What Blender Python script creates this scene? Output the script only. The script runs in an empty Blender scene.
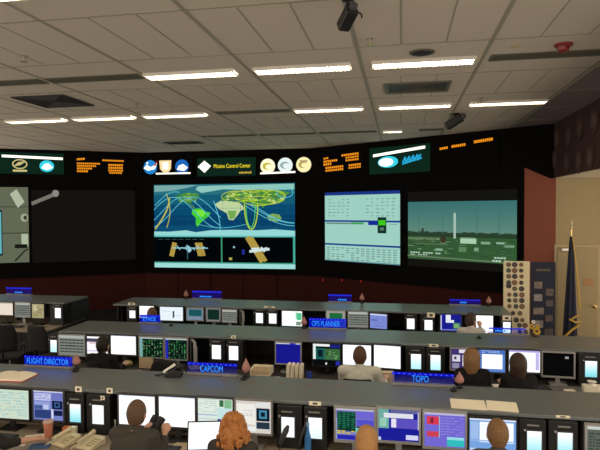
import bpy, bmesh, math, random
from mathutils import Vector, Matrix
C = bpy.context.scene.collection
PI = math.pi
random.seed(7)

# ------------------------------------------------------------------ camera model
F = 555.0; PSI = math.radians(10.2); ROLL = math.radians(0.34); EYE = 3.16; PITCH = math.atan(15.0 / F)
FW = Vector((-math.sin(PSI) * math.cos(PITCH), math.cos(PSI) * math.cos(PITCH), -math.sin(PITCH)))
_rt = Vector((math.cos(PSI), math.sin(PSI), 0)); _up = _rt.cross(FW)
RT = _rt * math.cos(ROLL) - _up * math.sin(ROLL)
UP = _up * math.cos(ROLL) + _rt * math.sin(ROLL)
def ray(u, v): return FW + RT * ((u - 300) / F) + UP * ((225 - v) / F)
def on_y(u, v, y):
    d = ray(u, v); t = y / d.y; return Vector((d.x * t, y, EYE + d.z * t))
def on_z(u, v, z):
    d = ray(u, v); t = (z - EYE) / d.z; return Vector((d.x * t, d.y * t, z))
def on_x(u, v, x):
    d = ray(u, v); t = x / d.x; return Vector((x, d.y * t, EYE + d.z * t))
cam = bpy.data.cameras.new('camera'); co = bpy.data.objects.new('camera', cam); C.objects.link(co)
M4 = Matrix((( RT.x, UP.x, -FW.x, 0), (RT.y, UP.y, -FW.y, 0), (RT.z, UP.z, -FW.z, EYE), (0, 0, 0, 1)))
co.matrix_world = M4
cam.sensor_width = 36; cam.lens = F / 600 * 36; cam.clip_start = .05
bpy.context.scene.camera = co

# ------------------------------------------------------------------ materials
_m = {}
def mat(name, col, rough=.6, metal=0, var=.12, scale=8, bump=0, spec=.4):
    if name in _m: return _m[name]
    m = bpy.data.materials.new(name); m.use_nodes = True; nt = m.node_tree; b = nt.nodes['Principled BSDF']
    b.inputs['Roughness'].default_value = rough; b.inputs['Metallic'].default_value = metal
    b.inputs['Specular IOR Level'].default_value = spec
    tc = nt.nodes.new('ShaderNodeTexCoord'); n = nt.nodes.new('ShaderNodeTexNoise'); n.inputs['Scale'].default_value = scale
    n.inputs['Detail'].default_value = 4
    nt.links.new(tc.outputs['Object'], n.inputs['Vector'])
    r = nt.nodes.new('ShaderNodeValToRGB')
    r.color_ramp.elements[0].color = [c * (1 - var) for c in col] + [1]; r.color_ramp.elements[1].color = [min(1, c * (1 + var)) for c in col] + [1]
    nt.links.new(n.outputs['Fac'], r.inputs['Fac']); nt.links.new(r.outputs['Color'], b.inputs['Base Color'])
    if bump:
        bp = nt.nodes.new('ShaderNodeBump'); bp.inputs['Strength'].default_value = bump; bp.inputs['Distance'].default_value = .01
        nt.links.new(n.outputs['Fac'], bp.inputs['Height']); nt.links.new(bp.outputs['Normal'], b.inputs['Normal'])
    _m[name] = m; return m
def glow(col, s=1.0):
    """light given off by a screen or a lamp: colour given as display sRGB 0-255"""
    key = ('g',) + tuple(col) + (s,)
    if key in _m: return _m[key]
    lin = [((c / 255 + .055) / 1.055) ** 2.4 if c > 10 else c / 255 / 12.92 for c in col]
    m = bpy.data.materials.new('glow'); m.use_nodes = True; nt = m.node_tree
    nt.nodes.clear(); e = nt.nodes.new('ShaderNodeEmission'); o = nt.nodes.new('ShaderNodeOutputMaterial')
    e.inputs[0].default_value = lin + [1]; e.inputs[1].default_value = s
    nt.links.new(e.outputs[0], o.inputs[0]); _m[key] = m; return m
def acrylic(name, col, s, clear):
    m = bpy.data.materials.new(name); m.use_nodes = True; nt = m.node_tree; nt.nodes.clear()
    e = nt.nodes.new('ShaderNodeEmission'); e.inputs[0].default_value = (*col, 1); e.inputs[1].default_value = s
    t = nt.nodes.new('ShaderNodeBsdfTransparent'); mx = nt.nodes.new('ShaderNodeMixShader'); mx.inputs[0].default_value = 1 - clear
    o = nt.nodes.new('ShaderNodeOutputMaterial')
    nt.links.new(t.outputs[0], mx.inputs[1]); nt.links.new(e.outputs[0], mx.inputs[2]); nt.links.new(mx.outputs[0], o.inputs[0]); return m

TILE = mat('acoustic tile', (.74, .66, .56), .9, scale=60, var=.06, bump=.2, spec=.1)
TBAR = mat('ceiling grid metal', (.40, .37, .29), .6)
EDGETILE = mat('purple grey strip tile', (.34, .275, .285), .9, scale=40, var=.06, spec=.1)
CARPET = mat('dark carpet', (.024, .022, .022), .95, scale=90, var=.3, bump=.3, spec=.05)
BLACKW = mat('black screen surround', (.005, .005, .005), .85, spec=.04)
REDW = mat('dark red wall carpet', (.055, .015, .013), .95, scale=70, var=.2, bump=.2, spec=.05)
REDP = mat('red brown wall panel', (.30, .10, .065), .85, scale=30, var=.1, spec=.1)
BEIGE = mat('beige paint', (.37, .29, .155), .7, scale=3, var=.05)
CREAMW = mat('cream soffit edge', (.75, .66, .48), .7, scale=3, var=.04)
SLAB = mat('grey laminate shelf', (.138, .158, .162), .30, scale=50, var=.05, spec=.9)
SLABEDGE = mat('dark shelf edge', (.03, .03, .03), .5)
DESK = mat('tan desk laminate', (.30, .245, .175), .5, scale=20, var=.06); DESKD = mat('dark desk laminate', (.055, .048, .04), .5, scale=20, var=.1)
CONS = mat('charcoal console', (.022, .022, .024), .6, scale=20)
BLK = mat('black plastic', (.012, .012, .013), .45)
DGREY = mat('dark grey plastic', (.05, .05, .052), .5)
SILV = mat('silver grey plastic', (.33, .33, .33), .45)
GREYP = mat('putty grey plastic', (.24, .235, .22), .5)
CREAM = mat('cream plastic', (.66, .58, .38), .45)
PAPER = mat('paper', (.86, .83, .75), .8, scale=30, var=.03)
PAPERY = mat('yellowed paper', (.95, .87, .68), .8, scale=30, var=.04)
KRAFT = mat('tan card', (.62, .48, .30), .8, scale=30, var=.06)
REDC = mat('red cover', (.5, .09, .07), .6)
CHROME = mat('brushed steel', (.6, .58, .54), .3, 1)
BRASS = mat('brass', (.75, .55, .22), .3, 1)
SKIN = mat('skin', (.58, .33, .22), .55, scale=25, var=.08)
PINK = mat('pink glazed', (.36, .165, .135), .45)
WHITEF = mat('white fixture metal', (.75, .72, .66), .5)
LAMP = glow((255, 238, 208), 14.0)
NAVY = mat('navy cloth', (.018, .022, .045), .8, scale=30)
GOLD = mat('gold fringe', (.62, .40, .07), .6, scale=60, var=.3)
CHAIRM = mat('black chair fabric', (.013, .013, .015), .85, scale=60, bump=.2)

# ------------------------------------------------------------------ mesh helpers
class MB:
    def __init__(s): s.v = []; s.f = []; s.mi = []; s.mats = []
    def slot(s, m):
        if m not in s.mats: s.mats.append(m)
        return s.mats.index(m)
    def add(s, vs, fs, m=None):
        k = len(s.v); s.v += [tuple(x) for x in vs]; i = s.slot(m) if m else 0
        for f in fs: s.f.append(tuple(k + j for j in f)); s.mi.append(i)
        return s
    def box(s, x0, x1, y0, y1, z0, z1, m=None, M=None):
        vs = [Vector((x, y, z)) for z in (z0, z1) for y in (y0, y1) for x in (x0, x1)]
        if M: vs = [M @ q for q in vs]
        return s.add(vs, [(0, 2, 3, 1), (4, 5, 7, 6), (0, 1, 5, 4), (2, 6, 7, 3), (0, 4, 6, 2), (1, 3, 7, 5)], m)
    def tube(s, pts, r, n=10, m=None, cap=True):
        pts = [Vector(p) for p in pts]; rs = r if isinstance(r, (list, tuple)) else [r] * len(pts)
        vs = []; fs = []; ref = None
        for i, p in enumerate(pts):
            t = (pts[min(i + 1, len(pts) - 1)] - pts[max(i - 1, 0)]).normalized()
            a = t.orthogonal().normalized() if ref is None else (ref - t * ref.dot(t)).normalized()
            ref = a; b = t.cross(a)
            for k in range(n): q = 2 * PI * k / n; vs.append(p + (a * math.cos(q) + b * math.sin(q)) * rs[i])
        for i in range(len(pts) - 1):
            for k in range(n): fs.append((i * n + k, i * n + (k + 1) % n, (i + 1) * n + (k + 1) % n, (i + 1) * n + k))
        if cap: fs.append(tuple(range(n))[::-1]); fs.append(tuple((len(pts) - 1) * n + k for k in range(n)))
        return s.add(vs, fs, m)
    def lathe(s, prof, n=20, m=None, c=(0, 0, 0), M=None):
        vs = []; fs = []
        for r, z in prof:
            for k in range(n):
                q = Vector((r * math.cos(2 * PI * k / n), r * math.sin(2 * PI * k / n), z))
                if M: q = M @ q
                vs.append(q + Vector(c))
        for i in range(len(prof) - 1):
            for k in range(n): fs.append((i * n + k, i * n + (k + 1) % n, (i + 1) * n + (k + 1) % n, (i + 1) * n + k))
        fs.append(tuple(range(n))[::-1]); fs.append(tuple((len(prof) - 1) * n + k for k in range(n)))
        return s.add(vs, fs, m)
    def ell(s, c, r, m=None, n=16, k=10, M=None):
        prof = [(max(1e-3, math.sin(PI * i / k)), -math.cos(PI * i / k)) for i in range(k + 1)]
        S = Matrix.Diagonal((*r, 1)); S = (M @ S) if M else S
        return s.lathe(prof, n, m, c, S)
    def poly(s, pts, y, m=None):      # flat polygon in xz, facing -Y
        return s.add([(p[0], y, p[1]) for p in pts], [tuple(range(len(pts)))], m)
    def prism(s, pts, y0, y1, m=None):
        n = len(pts); vs = [(p[0], y0, p[1]) for p in pts] + [(p[0], y1, p[1]) for p in pts]
        return s.add(vs, [tuple(range(n)), tuple(range(2 * n - 1, n - 1, -1))] + [(i, i + n, (i + 1) % n + n, (i + 1) % n) for i in range(n)], m)
    def band(s, pts, w, y, m=None):   # flat polyline band in xz
        for (a, b) in zip(pts[:-1], pts[1:]):
            dx, dz = b[0] - a[0], b[1] - a[1]; L = math.hypot(dx, dz) or 1; nx, nz = -dz / L * w / 2, dx / L * w / 2
            s.poly([(a[0] + nx, a[1] + nz), (a[0] - nx, a[1] - nz), (b[0] - nx, b[1] - nz), (b[0] + nx, b[1] + nz)], y, m)
        return s
    def build(s, name, m=None, parent=None, smooth=False, bevel=0, loc=None, rz=0, **tg):
        me = bpy.data.meshes.new(name); me.from_pydata(s.v, [], s.f)
        mats = s.mats if s.mats else [m]
        for q in mats: me.materials.append(q)
        if s.mats: me.polygons.foreach_set('material_index', s.mi)
        if smooth: me.polygons.foreach_set('use_smooth', [True] * len(me.polygons))
        me.update(); o = bpy.data.objects.new(name, me); C.objects.link(o)
        if smooth and smooth != 2:
            try: me.set_sharp_from_angle(angle=math.radians(40))
            except Exception: pass
        if bevel:
            b = o.modifiers.new('bevel', 'BEVEL'); b.width = bevel; b.segments = 2; b.limit_method = 'ANGLE'
        if parent: o.parent = parent
        if loc is not None: o.location = loc
        if rz: o.rotation_euler.z = rz
        if tg: tag(o, **tg)
        return o
def tag(o, label=None, cat=None, group=None, kind=None):
    if label: o['label'] = label
    if cat: o['category'] = cat
    if group: o['group'] = group
    if kind: o['kind'] = kind
    return o
def empty(name, loc, rz=0, **tg):
    o = bpy.data.objects.new(name, None); C.objects.link(o); o.location = loc; o.rotation_euler.z = rz; o.empty_display_size = .1
    return tag(o, **tg)
def copy_tree(o, parent=None):
    c = o.copy(); C.objects.link(c)
    if parent: c.parent = parent
    for ch in list(o.children): copy_tree(ch, c)
    return c
def structure(name, mb, m=None, **k):
    o = mb.build(name, m, **k); o['kind'] = 'structure'; return o
def text_mb(txt, size, m, squash=1.0):
    cu = bpy.data.curves.new('lettering', 'FONT'); cu.body = txt; cu.size = size; cu.align_x = 'CENTER'; cu.align_y = 'CENTER'; cu.extrude = .0015
    o = bpy.data.objects.new('lettering', cu); C.objects.link(o); bpy.context.view_layer.update()
    me = bpy.data.meshes.new_from_object(o.evaluated_get(bpy.context.evaluated_depsgraph_get()))
    mb = MB(); mb.add([(v.co.x * squash, -v.co.z, v.co.y) for v in me.vertices], [tuple(p.vertices) for p in me.polygons], m)
    bpy.data.objects.remove(o); bpy.data.meshes.remove(me); return mb
def circle(cx, cz, r, n=28, ry=None): return [(cx + r * math.cos(2 * PI * k / n), cz + (ry or r) * math.sin(2 * PI * k / n)) for k in range(n)]

# ------------------------------------------------------------------ room shell
ZC = 5.06
structure('floor', MB().box(-14, 6.6, -3, 19, -.2, 0), CARPET)
structure('ceiling', MB().box(-14, 2.6, -3, 18.5, ZC, ZC + .10), TILE)
structure('ceiling_strip', MB().box(2.6, 3.42, -3, 14.2, ZC, ZC + .10), EDGETILE)  # edge strip level with the ceiling, in a darker purple grey
XL = lambda k: -.49 + 1.515 * k
YL = lambda k: 5.03 + 1.525 * k
g = MB()
for k in range(-8, 3): g.box(XL(k) - .022, XL(k) + .022, -3, 18, ZC - .006, ZC + .01)
for k in range(-5, 9): g.box(-13.5, 3.4, YL(k) - .014, YL(k) + .014, ZC - .005, ZC + .01)
for k in range(-5, 9):
    if k % 2 == 1: continue
    for j in range(-8, 2):
        for q in (1, 2):
            x = XL(j) + .505 * q; g.box(x - .008, x + .008, YL(k), YL(k + 1), ZC - .003, ZC + .01)
structure('trim_ceiling_grid', g, TBAR)

class Wall:
    def __init__(s, K, deg): s.K = Vector((K.x, K.y, 0)); s.a = math.radians(deg); s.t = Vector((math.cos(s.a), math.sin(s.a), 0)); s.n = Vector((math.sin(s.a), -math.cos(s.a), 0))
    def sz(s, u, v):                   # along-wall distance and height of what is seen at u, v on this wall
        d = ray(u, v); E0 = Vector((0, 0, EYE)); t = (s.K - E0).dot(s.n) / d.dot(s.n); p = E0 + d * t
        return (p - s.K).dot(s.t), p.z
    def at(s, q, z, off=0): p = s.K + s.t * q + s.n * off; return Vector((p.x, p.y, z))
KL = on_y(145, 210, 17); KR = on_y(311, 210, 17)
WC = Wall(KL, 0); WL = Wall(KL, 30); WR = Wall(KR, -31)
cw = KR.x - KL.x; zb = 1.13
sEnd = WR.sz(556, 200)[0]; sBlk = WR.sz(524.5, 220)[0]
structure('wall_back', MB().box(-.05, cw + .05, 0, .2, 0, ZC), REDW, loc=WC.at(0, 0, -.04))
structure('wall_back_left', MB().box(-5.5, .03, 0, .2, 0, ZC), REDW, loc=WL.at(0, 0, -.04), rz=WL.a)
structure('wall_back_right', MB().box(-.03, sBlk, 0, .2, 0, ZC), REDW, loc=WR.at(0, 0, -.04), rz=WR.a)
structure('trim_1', MB().box(0, cw, -.04, .04, zb, ZC), BLACKW, loc=WC.at(0, 0, 0))
structure('trim_2', MB().box(-5.5, 0, -.04, .04, zb, ZC), BLACKW, loc=WL.at(0, 0, 0), rz=WL.a)
structure('trim_3', MB().box(0, sBlk, -.04, .04, zb, ZC), BLACKW, loc=WR.at(0, 0, 0), rz=WR.a)
structure('wall_right_panel', MB().box(sBlk, sEnd, -.02, .2, 0, ZC), REDP, loc=WR.at(0, 0, 0), rz=WR.a)
structure('trim_4', MB().prism([(sBlk, 4.12), (sEnd - .12, 3.84), (sEnd + .12, 3.84), (sEnd + .12, ZC), (sBlk, ZC)], -.05, -.021), BLACKW, loc=WR.at(0, 0, 0), rz=WR.a)
seams = MB()
for q in range(1, 5): seams.box(cw * q / 5 - .006, cw * q / 5 + .006, -.004, .01, 0, zb)
structure('trim_5', seams, BLACKW, loc=WC.at(0, 0, .04 - .04))
pe = WR.at(sEnd, 0)
SX = 3.40
structure('wall_soffit', MB().box(SX, 6.6, 4, pe.y - .02, 3.85, ZC), mat('maroon bulkhead', (.040, .017, .017), .8, scale=12, var=.3))
structure('trim_6', MB().box(SX + .03, 6.5, 4.02, pe.y - .03, 3.835, 3.849), CREAMW)
structure('wall_right', MB().box(pe.x - .02, 6.6, pe.y, pe.y + .2, 0, ZC), BEIGE)

# ------------------------------------------------------------------ ceiling fixtures
def make_light(L, W=.27):
    r = empty('ceiling_light', (0, 0, ZC), label='x', cat='light')
    MB().box(-L / 2, L / 2, -W / 2, W / 2, -.012, -.001).build('housing', WHITEF, r)
    MB().box(-L / 2 + .02, L / 2 - .02, -W / 2 + .02, W / 2 - .02, -.020, -.013).build('diffuser', LAMP, r)
    f = MB(); n = 24
    for k in range(n + 1):
        x = -L / 2 + .02 + (L - .04) * k / n; f.box(x - .004, x + .004, -W / 2 + .015, W / 2 - .015, -.045, -.0205)
    for y in (-W / 2 + .008, W / 2 - .008): f.box(-L / 2, L / 2, y - .007, y + .007, -.045, -.0125)
    f.build('louver', WHITEF, r); return r
proto = None
nearby = {(0, -2): 'ceiling light in the third strip row, left end beside the dark slot', }
def light(cx, cy, label, L=1.30, group='fluorescent ceiling lights'):
    global proto
    if L == 1.30:
        o = proto = make_light(L) if proto is None else proto
        if 'used' in _m: o = copy_tree(proto)
        _m['used'] = 1
    else: o = make_light(L)
    o.location = (cx, cy, ZC); o['label'] = label; o['category'] = 'light'; o['group'] = group
def cellx(k): return XL(k) + .68
Y1, Y2, Y3 = 7.34, 10.40, 13.62
light(-2.845, Y1, 'fluorescent ceiling light beside the long dark slot, leftmost of the bright upper row of three')
light(-1.28, Y1, 'ribbed fluorescent ceiling light in the middle of the bright upper row of three')
light(.29, Y1, 'fluorescent ceiling light next to the round ceiling speaker, in the bright upper row')
for k, lb in ((-5, 'thin ceiling light at the left edge of the photo, in the farther light row'),
              (-4, 'thin ceiling light just beyond the square dark air vent, in the farther light row'),
              (-3, 'thin ceiling light in the farther row, ending at dark slots above the world map'),
              (-1, 'thin white ceiling light in the farther row, between the dark slots and the grey vent'),
              (0, 'thin ceiling light just beyond the grey rectangular vent'),
              (1, 'thin ceiling light beside the purple ceiling strip, last in the farther row')):
    light({-5: -7.41, -4: -5.89, -3: -4.37, -1: -1.32, 0: .27, 1: 1.89}[k], Y2, lb)
for k in (-4, -3, -2, -1, 0, 1): light(cellx(k), 4.29, 'ceiling light over the front console row, out of the picture')
light(XL(0) + .32, Y3, 'short bright ceiling light close to the black wall above the right screens', .46)
ns = [0]
def slot(x0, x1, y, label):
    r = empty('air_slot', ((x0 + x1) / 2, y, ZC), label=label, cat='air slot', group='dark linear air slots'); L = (x1 - x0) / 2
    f = MB()
    for (a, b, c, d) in ((-L, L, -.14, -.11), (-L, L, .11, .14), (-L, -L + .02, -.11, .11), (L - .02, L, -.11, .11)): f.box(a, b, c, d, -.014, -.001)
    f.build('frame', mat('slot frame', (.13, .125, .085), .5), r)
    b = MB()
    b.box(-L + .02, L - .02, -.11, .11, -.004, -.0015)
    for q in (-.06, 0, .06): b.box(-L + .02, L - .02, q - .006, q + .006, -.012, -.004)
    b.build('grille', mat('slot dark', (.10, .095, .07), .6), r)
slot(-5.0, -3.57, Y1, 'dark air slot in the ceiling, left of the bright upper row of lights')
slot(-6.55, -5.1, Y1, 'dark air slot in the ceiling cut by the left edge of the photo')
slot(1.12, 2.5, Y1, 'dark air slot in the ceiling under the red alarm beacon')
slot(-3.5, -2.05, Y2, 'dark air slot between two thin ceiling lights, above the world map screen')
slot(-3.45, -2.05, Y3, 'dark air slot near the black wall, above the amber clocks')
slot(-1.95, -.55, Y3, 'dark air slot running up to the short bright ceiling light')
slot(-5.0, -3.57, Y3, 'dark air slot near the black wall, above the world map screen')
slot(.45, 1.0, Y3, 'short dark air slot just past the short bright ceiling light')
def vent(c, w, d, label, m1, m2):
    r = empty('ceiling_vent', (c.x, c.y, ZC), label=label, cat='vent')
    f = MB(); w /= 2; d /= 2
    for (x0, x1, y0, y1) in ((-w, w, -d, -d + .05), (-w, w, d - .05, d), (-w, -w + .05, -d + .05, d - .05), (w - .05, w, -d + .05, d - .05)): f.box(x0, x1, y0, y1, -.02, -.001)
    f.build('frame', m1, r)
    s = MB(); s.box(-w + .05, w - .05, -d + .05, d - .05, -.004, -.0015)
    n = 6
    for k in range(1, n):
        a = (w - .05) * (1 - k / n); b = (d - .05) * (1 - k / n)
        for (x0, x1, y0, y1) in ((-a, a, -b, -b + .012), (-a, a, b - .012, b), (-a, -a + .012, -b, b), (a - .012, a, -b, b)): s.box(x0, x1, y0, y1, -.016, -.004)
    s.build('louver', m2, r)
VG = mat('grey green vent metal', (.17, .16, .125), .5); VD = mat('dark vent', (.035, .033, .034), .6)
vent(on_z(54, 101, ZC), .95, .95, 'square dark air vent in the ceiling above the row of thin lights', VD, mat('vent slats', (.06, .055, .058), .5))
vent(on_z(417, 87, ZC), .98, .74, 'grey rectangular air vent between the two light rows', VG, mat('vent slats b', (.10, .09, .072), .5))
vent(on_z(184, 142.5, ZC), 1.0, .5, 'dark ceiling vent near the black wall above the round emblems', VD, VD)
vent(on_z(416, 140, ZC), .9, .5, 'brownish ceiling vent close to the wall above the cyan lit sign', mat('vent brown', (.22, .13, .085), .5), mat('vent brown b', (.16, .10, .07), .5))
p = on_z(422, 52, ZC)
sp = empty('ceiling_speaker', p, label='round dark ceiling speaker next to a bright light', cat='speaker')
MB().lathe([(.155, -.001), (.155, -.012), (.12, -.018)], 24).build('rim', VG, sp)
MB().lathe([(.118, -.0185), (.06, -.03), (.02, -.032)], 24).build('cone', VD, sp)
p = on_z(563.5, 44, ZC)
al = empty('alarm_beacon', p, label='red alarm beacon on the ceiling above the dark air slot', cat='alarm')
MB().lathe([(.10, -.001), (.10, -.02), (.085, -.03)], 20).build('base', mat('dark red base', (.25, .03, .025), .5), al)
MB().lathe([(.07, -.031), (.06, -.075), (.035, -.095)], 20).build('lens', mat('red lens', (.22, .012, .012), .3), al)
p = on_z(515, 46, ZC)
MB().lathe([(.05, -.001), (.05, -.008), (.04, -.012)], 16).build('ceiling_disc', mat('yellowed disc', (.62, .52, .25), .5), loc=p, label='small yellowish disc on the ceiling near the red beacon', cat='smoke detector')
def sprinkler(u, v, lb):
    r = empty('sprinkler', on_z(u, v, ZC), label=lb, cat='sprinkler', group='ceiling sprinklers')
    MB().lathe([(.045, -.001), (.045, -.006), (.015, -.01), (.012, -.06)], 14).build('pipe', TBAR, r)
    MB().lathe([(.012, -.061), (.045, -.066), (.045, -.07)], 14).build('deflector', BRASS, r)
sprinkler(24, 56, 'small sprinkler head on the ceiling near the top left corner')
sprinkler(137, 103, 'small sprinkler head above a gap between two thin ceiling lights')
sprinkler(370, 38.5, 'small sprinkler head near the hanging camera at the top')
sprinkler(481, 98, 'small sprinkler head just above the last thin ceiling light')
def camera_unit(u, v, drop, sc, lb, rz):
    pt = on_z(u, v, ZC)
    r = empty('security_camera', pt, rz, label=lb, cat='camera', group='ceiling cameras')
    MB().lathe([(.06 * sc, -.001), (.06 * sc, -.02), (.02 * sc, -.03), (.02 * sc, -drop)], 14).build('mount', BLK, r)
    T = Matrix.Translation((0, 0, -drop - .05 * sc)) @ Matrix.Rotation(math.radians(-28), 4, 'X')
    MB().box(-.055 * sc, .055 * sc, -.10 * sc, .13 * sc, -.05 * sc, .05 * sc, None, T).build('housing', BLK, r, bevel=.012 * sc)
    l = MB(); l.lathe([(.036 * sc, 0), (.036 * sc, .04 * sc), (.03 * sc, .05 * sc)], 16, None, (0, 0, 0), T @ Matrix.Translation((0, -.10 * sc, 0)) @ Matrix.Rotation(PI / 2, 4, 'X')); l.build('lens', DGREY, r, True)
    MB().tube([(.03 * sc, .05 * sc, -drop * .7), (.10 * sc, .07 * sc, -drop * .6), (.16 * sc, .05 * sc, -drop * .9), (.15 * sc, .02 * sc, -drop - .03)], .008 * sc).build('cable', BLK, r, True)
camera_unit(348, -2, .12, 1.0, 'black camera hanging from the ceiling at the top edge of the photo', .55)
camera_unit(455, 113.5, .08, 1.5, 'black boxy camera hanging from the ceiling near the black wall', 1.15)

# ------------------------------------------------------------------ big wall screens
GREENW = (176, 206, 196)
def wall_screen(W, us, vs, name, label, cat='screen', frame=.05):
    """us=(u0,u1), vs=(top,bottom at middle): local x along wall, z up, origin at lower middle"""
    a = W.sz(us[0], sum(vs) / 2)[0]; b = W.sz(us[1], sum(vs) / 2)[0]; um = sum(us) / 2
    zt = W.sz(um, vs[0])[1]; z0 = W.sz(um, vs[1])[1]
    r = empty(name, W.at((a + b) / 2, z0, .045), W.a, label=label, cat=cat); w = b - a; h = zt - z0
    f = MB(); e = frame
    for (x0, x1, q0, q1) in ((-w / 2 - e, w / 2 + e, -e, 0), (-w / 2 - e, w / 2 + e, h, h + e), (-w / 2 - e, -w / 2, 0, h), (w / 2, w / 2 + e, 0, h)): f.box(x0, x1, -.03, 0, q0, q1)
    f.build('frame', BLACKW, r)
    return r, w, h
def N(mb, w, h):
    """drawing helper in screen coordinates 0..1, y down from the top; y offset grows to keep layers apart"""
    st = {'k': 0}
    def P(pts, m, grow=True):
        if grow: st['k'] += 1
        mb.poly([(-w / 2 + x * w, h - y * h) for x, y in pts], -.002 - .00015 * st['k'], m)
    def R(x0, y0, x1, y1, m): P([(x0, y1), (x1, y1), (x1, y0), (x0, y0)], m)
    def L(pts, wd, m): st['k'] += 1; mb.band([(-w / 2 + x * w, h - y * h) for x, y in pts], wd * h, -.002 - .00015 * st['k'], m)
    return P, R, L
# world map screen
r, w, h = wall_screen(WC, (155, 295.5), (184, 268), 'video_wall_screen', 'large wall screen with a world map and orbit tracks above two space station views')
mb = MB(); P, R, L = N(mb, w, h)
# image pixel -> 0..1 (zoomed crop 4x: 20..578, 15..352)
def q(x, y): return ((x - 20) / 558, (y - 15) / 337)
R(0, 0, 1, 1, glow((4, 40, 62)))
for i, c in enumerate(((40, 112, 126), (20, 92, 118), (10, 74, 112), (8, 64, 104), (12, 76, 112))):
    R(0, i * .123, 1, (i + 1) * .123, glow(c))
def cont(pts, c): P([q(*p) for p in pts][::-1], glow(c))
cont([(22, 18), (200, 18), (150, 30), (90, 40), (22, 44)], (120, 170, 168))
cont([(200, 22), (575, 18), (575, 40), (420, 42), (300, 36), (215, 50), (190, 36)], (142, 200, 190))
cont([(108, 62), (150, 48), (200, 52), (206, 66), (180, 78), (170, 92), (150, 90), (125, 84)], (70, 140, 62))
cont([(140, 60), (178, 62), (172, 80), (150, 84)], (120, 165, 60))
cont([(160, 92), (178, 100), (190, 112), (182, 112)], (88, 140, 66))
cont([(176, 116), (205, 110), (228, 124), (250, 130), (240, 145), (222, 158), (208, 172), (198, 186), (190, 178), (190, 150), (174, 134)], (70, 205, 50))
cont([(190, 120), (215, 118), (232, 132), (215, 146), (198, 136)], (120, 230, 60))
cont([(266, 96), (290, 82), (330, 84), (366, 92), (378, 104), (384, 116), (368, 122), (356, 140), (340, 160), (322, 158), (314, 132), (282, 114)], (192, 212, 160))
cont([(316, 122), (352, 122), (346, 150), (326, 156)], (116, 170, 80))
cont([(292, 78), (298, 66), (310, 60), (322, 48), (352, 44), (372, 50), (400, 40), (440, 38), (520, 44), (560, 52), (548, 62), (530, 62), (520, 78), (506, 90), (480, 98), (462, 104), (455, 112), (446, 100), (436, 98), (430, 112), (424, 116), (416, 98), (398, 88), (380, 96), (372, 86), (350, 80), (330, 82), (318, 76), (304, 82)], (78, 140, 62))
for _k in range(46):
    _x = random.uniform(306, 530); _y = random.uniform(46, 92) if _x > 390 else random.uniform(50, 78); _w = random.uniform(6, 22); _h = random.uniform(2, 6)
    cont([(_x, _y), (_x + _w * .4, _y - _h), (_x + _w, _y - _h * .3), (_x + _w * .8, _y + _h), (_x + _w * .2, _y + _h * .8)], random.choice(((150, 196, 56), (110, 170, 60), (60, 112, 66), (176, 206, 90), (196, 216, 150))))
for _k in range(16):
    _x = random.uniform(112, 190); _y = random.uniform(52, 86); _w = random.uniform(6, 18); _h = random.uniform(2, 5)
    cont([(_x, _y), (_x + _w * .4, _y - _h), (_x + _w, _y - _h * .3), (_x + _w * .8, _y + _h), (_x + _w * .2, _y + _h * .8)], random.choice(((130, 180, 66), (90, 150, 60), (50, 110, 70), (170, 200, 120))))
cont([(470, 142), (492, 134), (518, 138), (528, 154), (512, 166), (480, 162)], (126, 170, 84))
cont([(20, 205), (80, 206), (150, 200), (190, 208), (250, 200), (340, 198), (430, 200), (500, 196), (578, 202), (578, 222), (20, 222)], (150, 216, 214))
def curve(f, n=30): return [q(*f(i / n)) for i in range(n + 1)]
CY = glow((96, 196, 214)); YG = glow((182, 212, 50)); YE = glow((190, 190, 80)); GR = glow((90, 220, 90))
for ph in (0, 40, 80):
    L(curve(lambda t: (20 + t * 270, 128 - 62 * math.sin((t * 270 + ph - 70) / 270 * 2 * PI * .75)), 40), .008, CY)
L(curve(lambda t: (262 + 26 * math.sin(t * PI / 2), 82 + 116 * t)), .010, CY)
L(curve(lambda t: (200 + 190 * t, 176 + 14 * math.sin(t * PI))), .006, CY)
for (x0, y0, a) in ((390, 108, 0), (398, 96, 10), (410, 92, 22)):
    L(curve(lambda t: (x0 + (575 - x0) * t, y0 + a * .2 + 78 * math.sin(t * PI / 2) - 4)), .008, CY)
for (cx, cy, rx, ry, m_) in ((350, 66, 56, 22, YG), (410, 62, 70, 22, YG), (470, 70, 70, 28, YG), (440, 84, 60, 18, YG), (500, 66, 42, 22, YG), (380, 58, 60, 14, YE), (540, 52, 30, 20, CY)):
    L(curve(lambda t: (cx + rx * math.cos(2 * PI * t), cy + ry * math.sin(2 * PI * t))), .008, m_)
L(curve(lambda t: (410 - 26 * math.cos(PI * t), 96 + 100 * math.sin(PI * t))), .014, YG)
L(curve(lambda t: (408 - 18 * math.cos(PI * t), 100 + 88 * math.sin(PI * t))), .008, GR)
L(curve(lambda t: (84 - 60 * (1 - math.cos(t * PI / 2)), 66 + 130 * t)), .018, YE)
L(curve(lambda t: (72 + 14 * math.sin(t * PI), 50 + 140 * t)), .010, YE)
L(curve(lambda t: (24 + 100 * t, 100 - 56 * math.sin(t * PI * .6))), .008, CY)
for k in range(1, 8): L([q(20 + 558 * k / 8, 44), q(20 + 558 * k / 8, 200)], .003, glow((20, 96, 116)))
for k in range(3): L([q(20, 70 + 42 * k), q(578, 70 + 42 * k)], .003, glow((20, 96, 116)))
R(0, .615, 1, .63, glow((90, 190, 180)))
R(0, .63, 1, .94, glow((3, 6, 8)))
R(.484, .63, .494, .94, glow((60, 150, 110))); R(.985, .63, 1, .94, glow((70, 170, 150)))
R(0, .93, 1, .945, glow((60, 150, 130))); R(0, .945, 1, 1, glow((160, 220, 216)))
AR = glow((176, 150, 66)); ST = glow((150, 205, 215))
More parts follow.
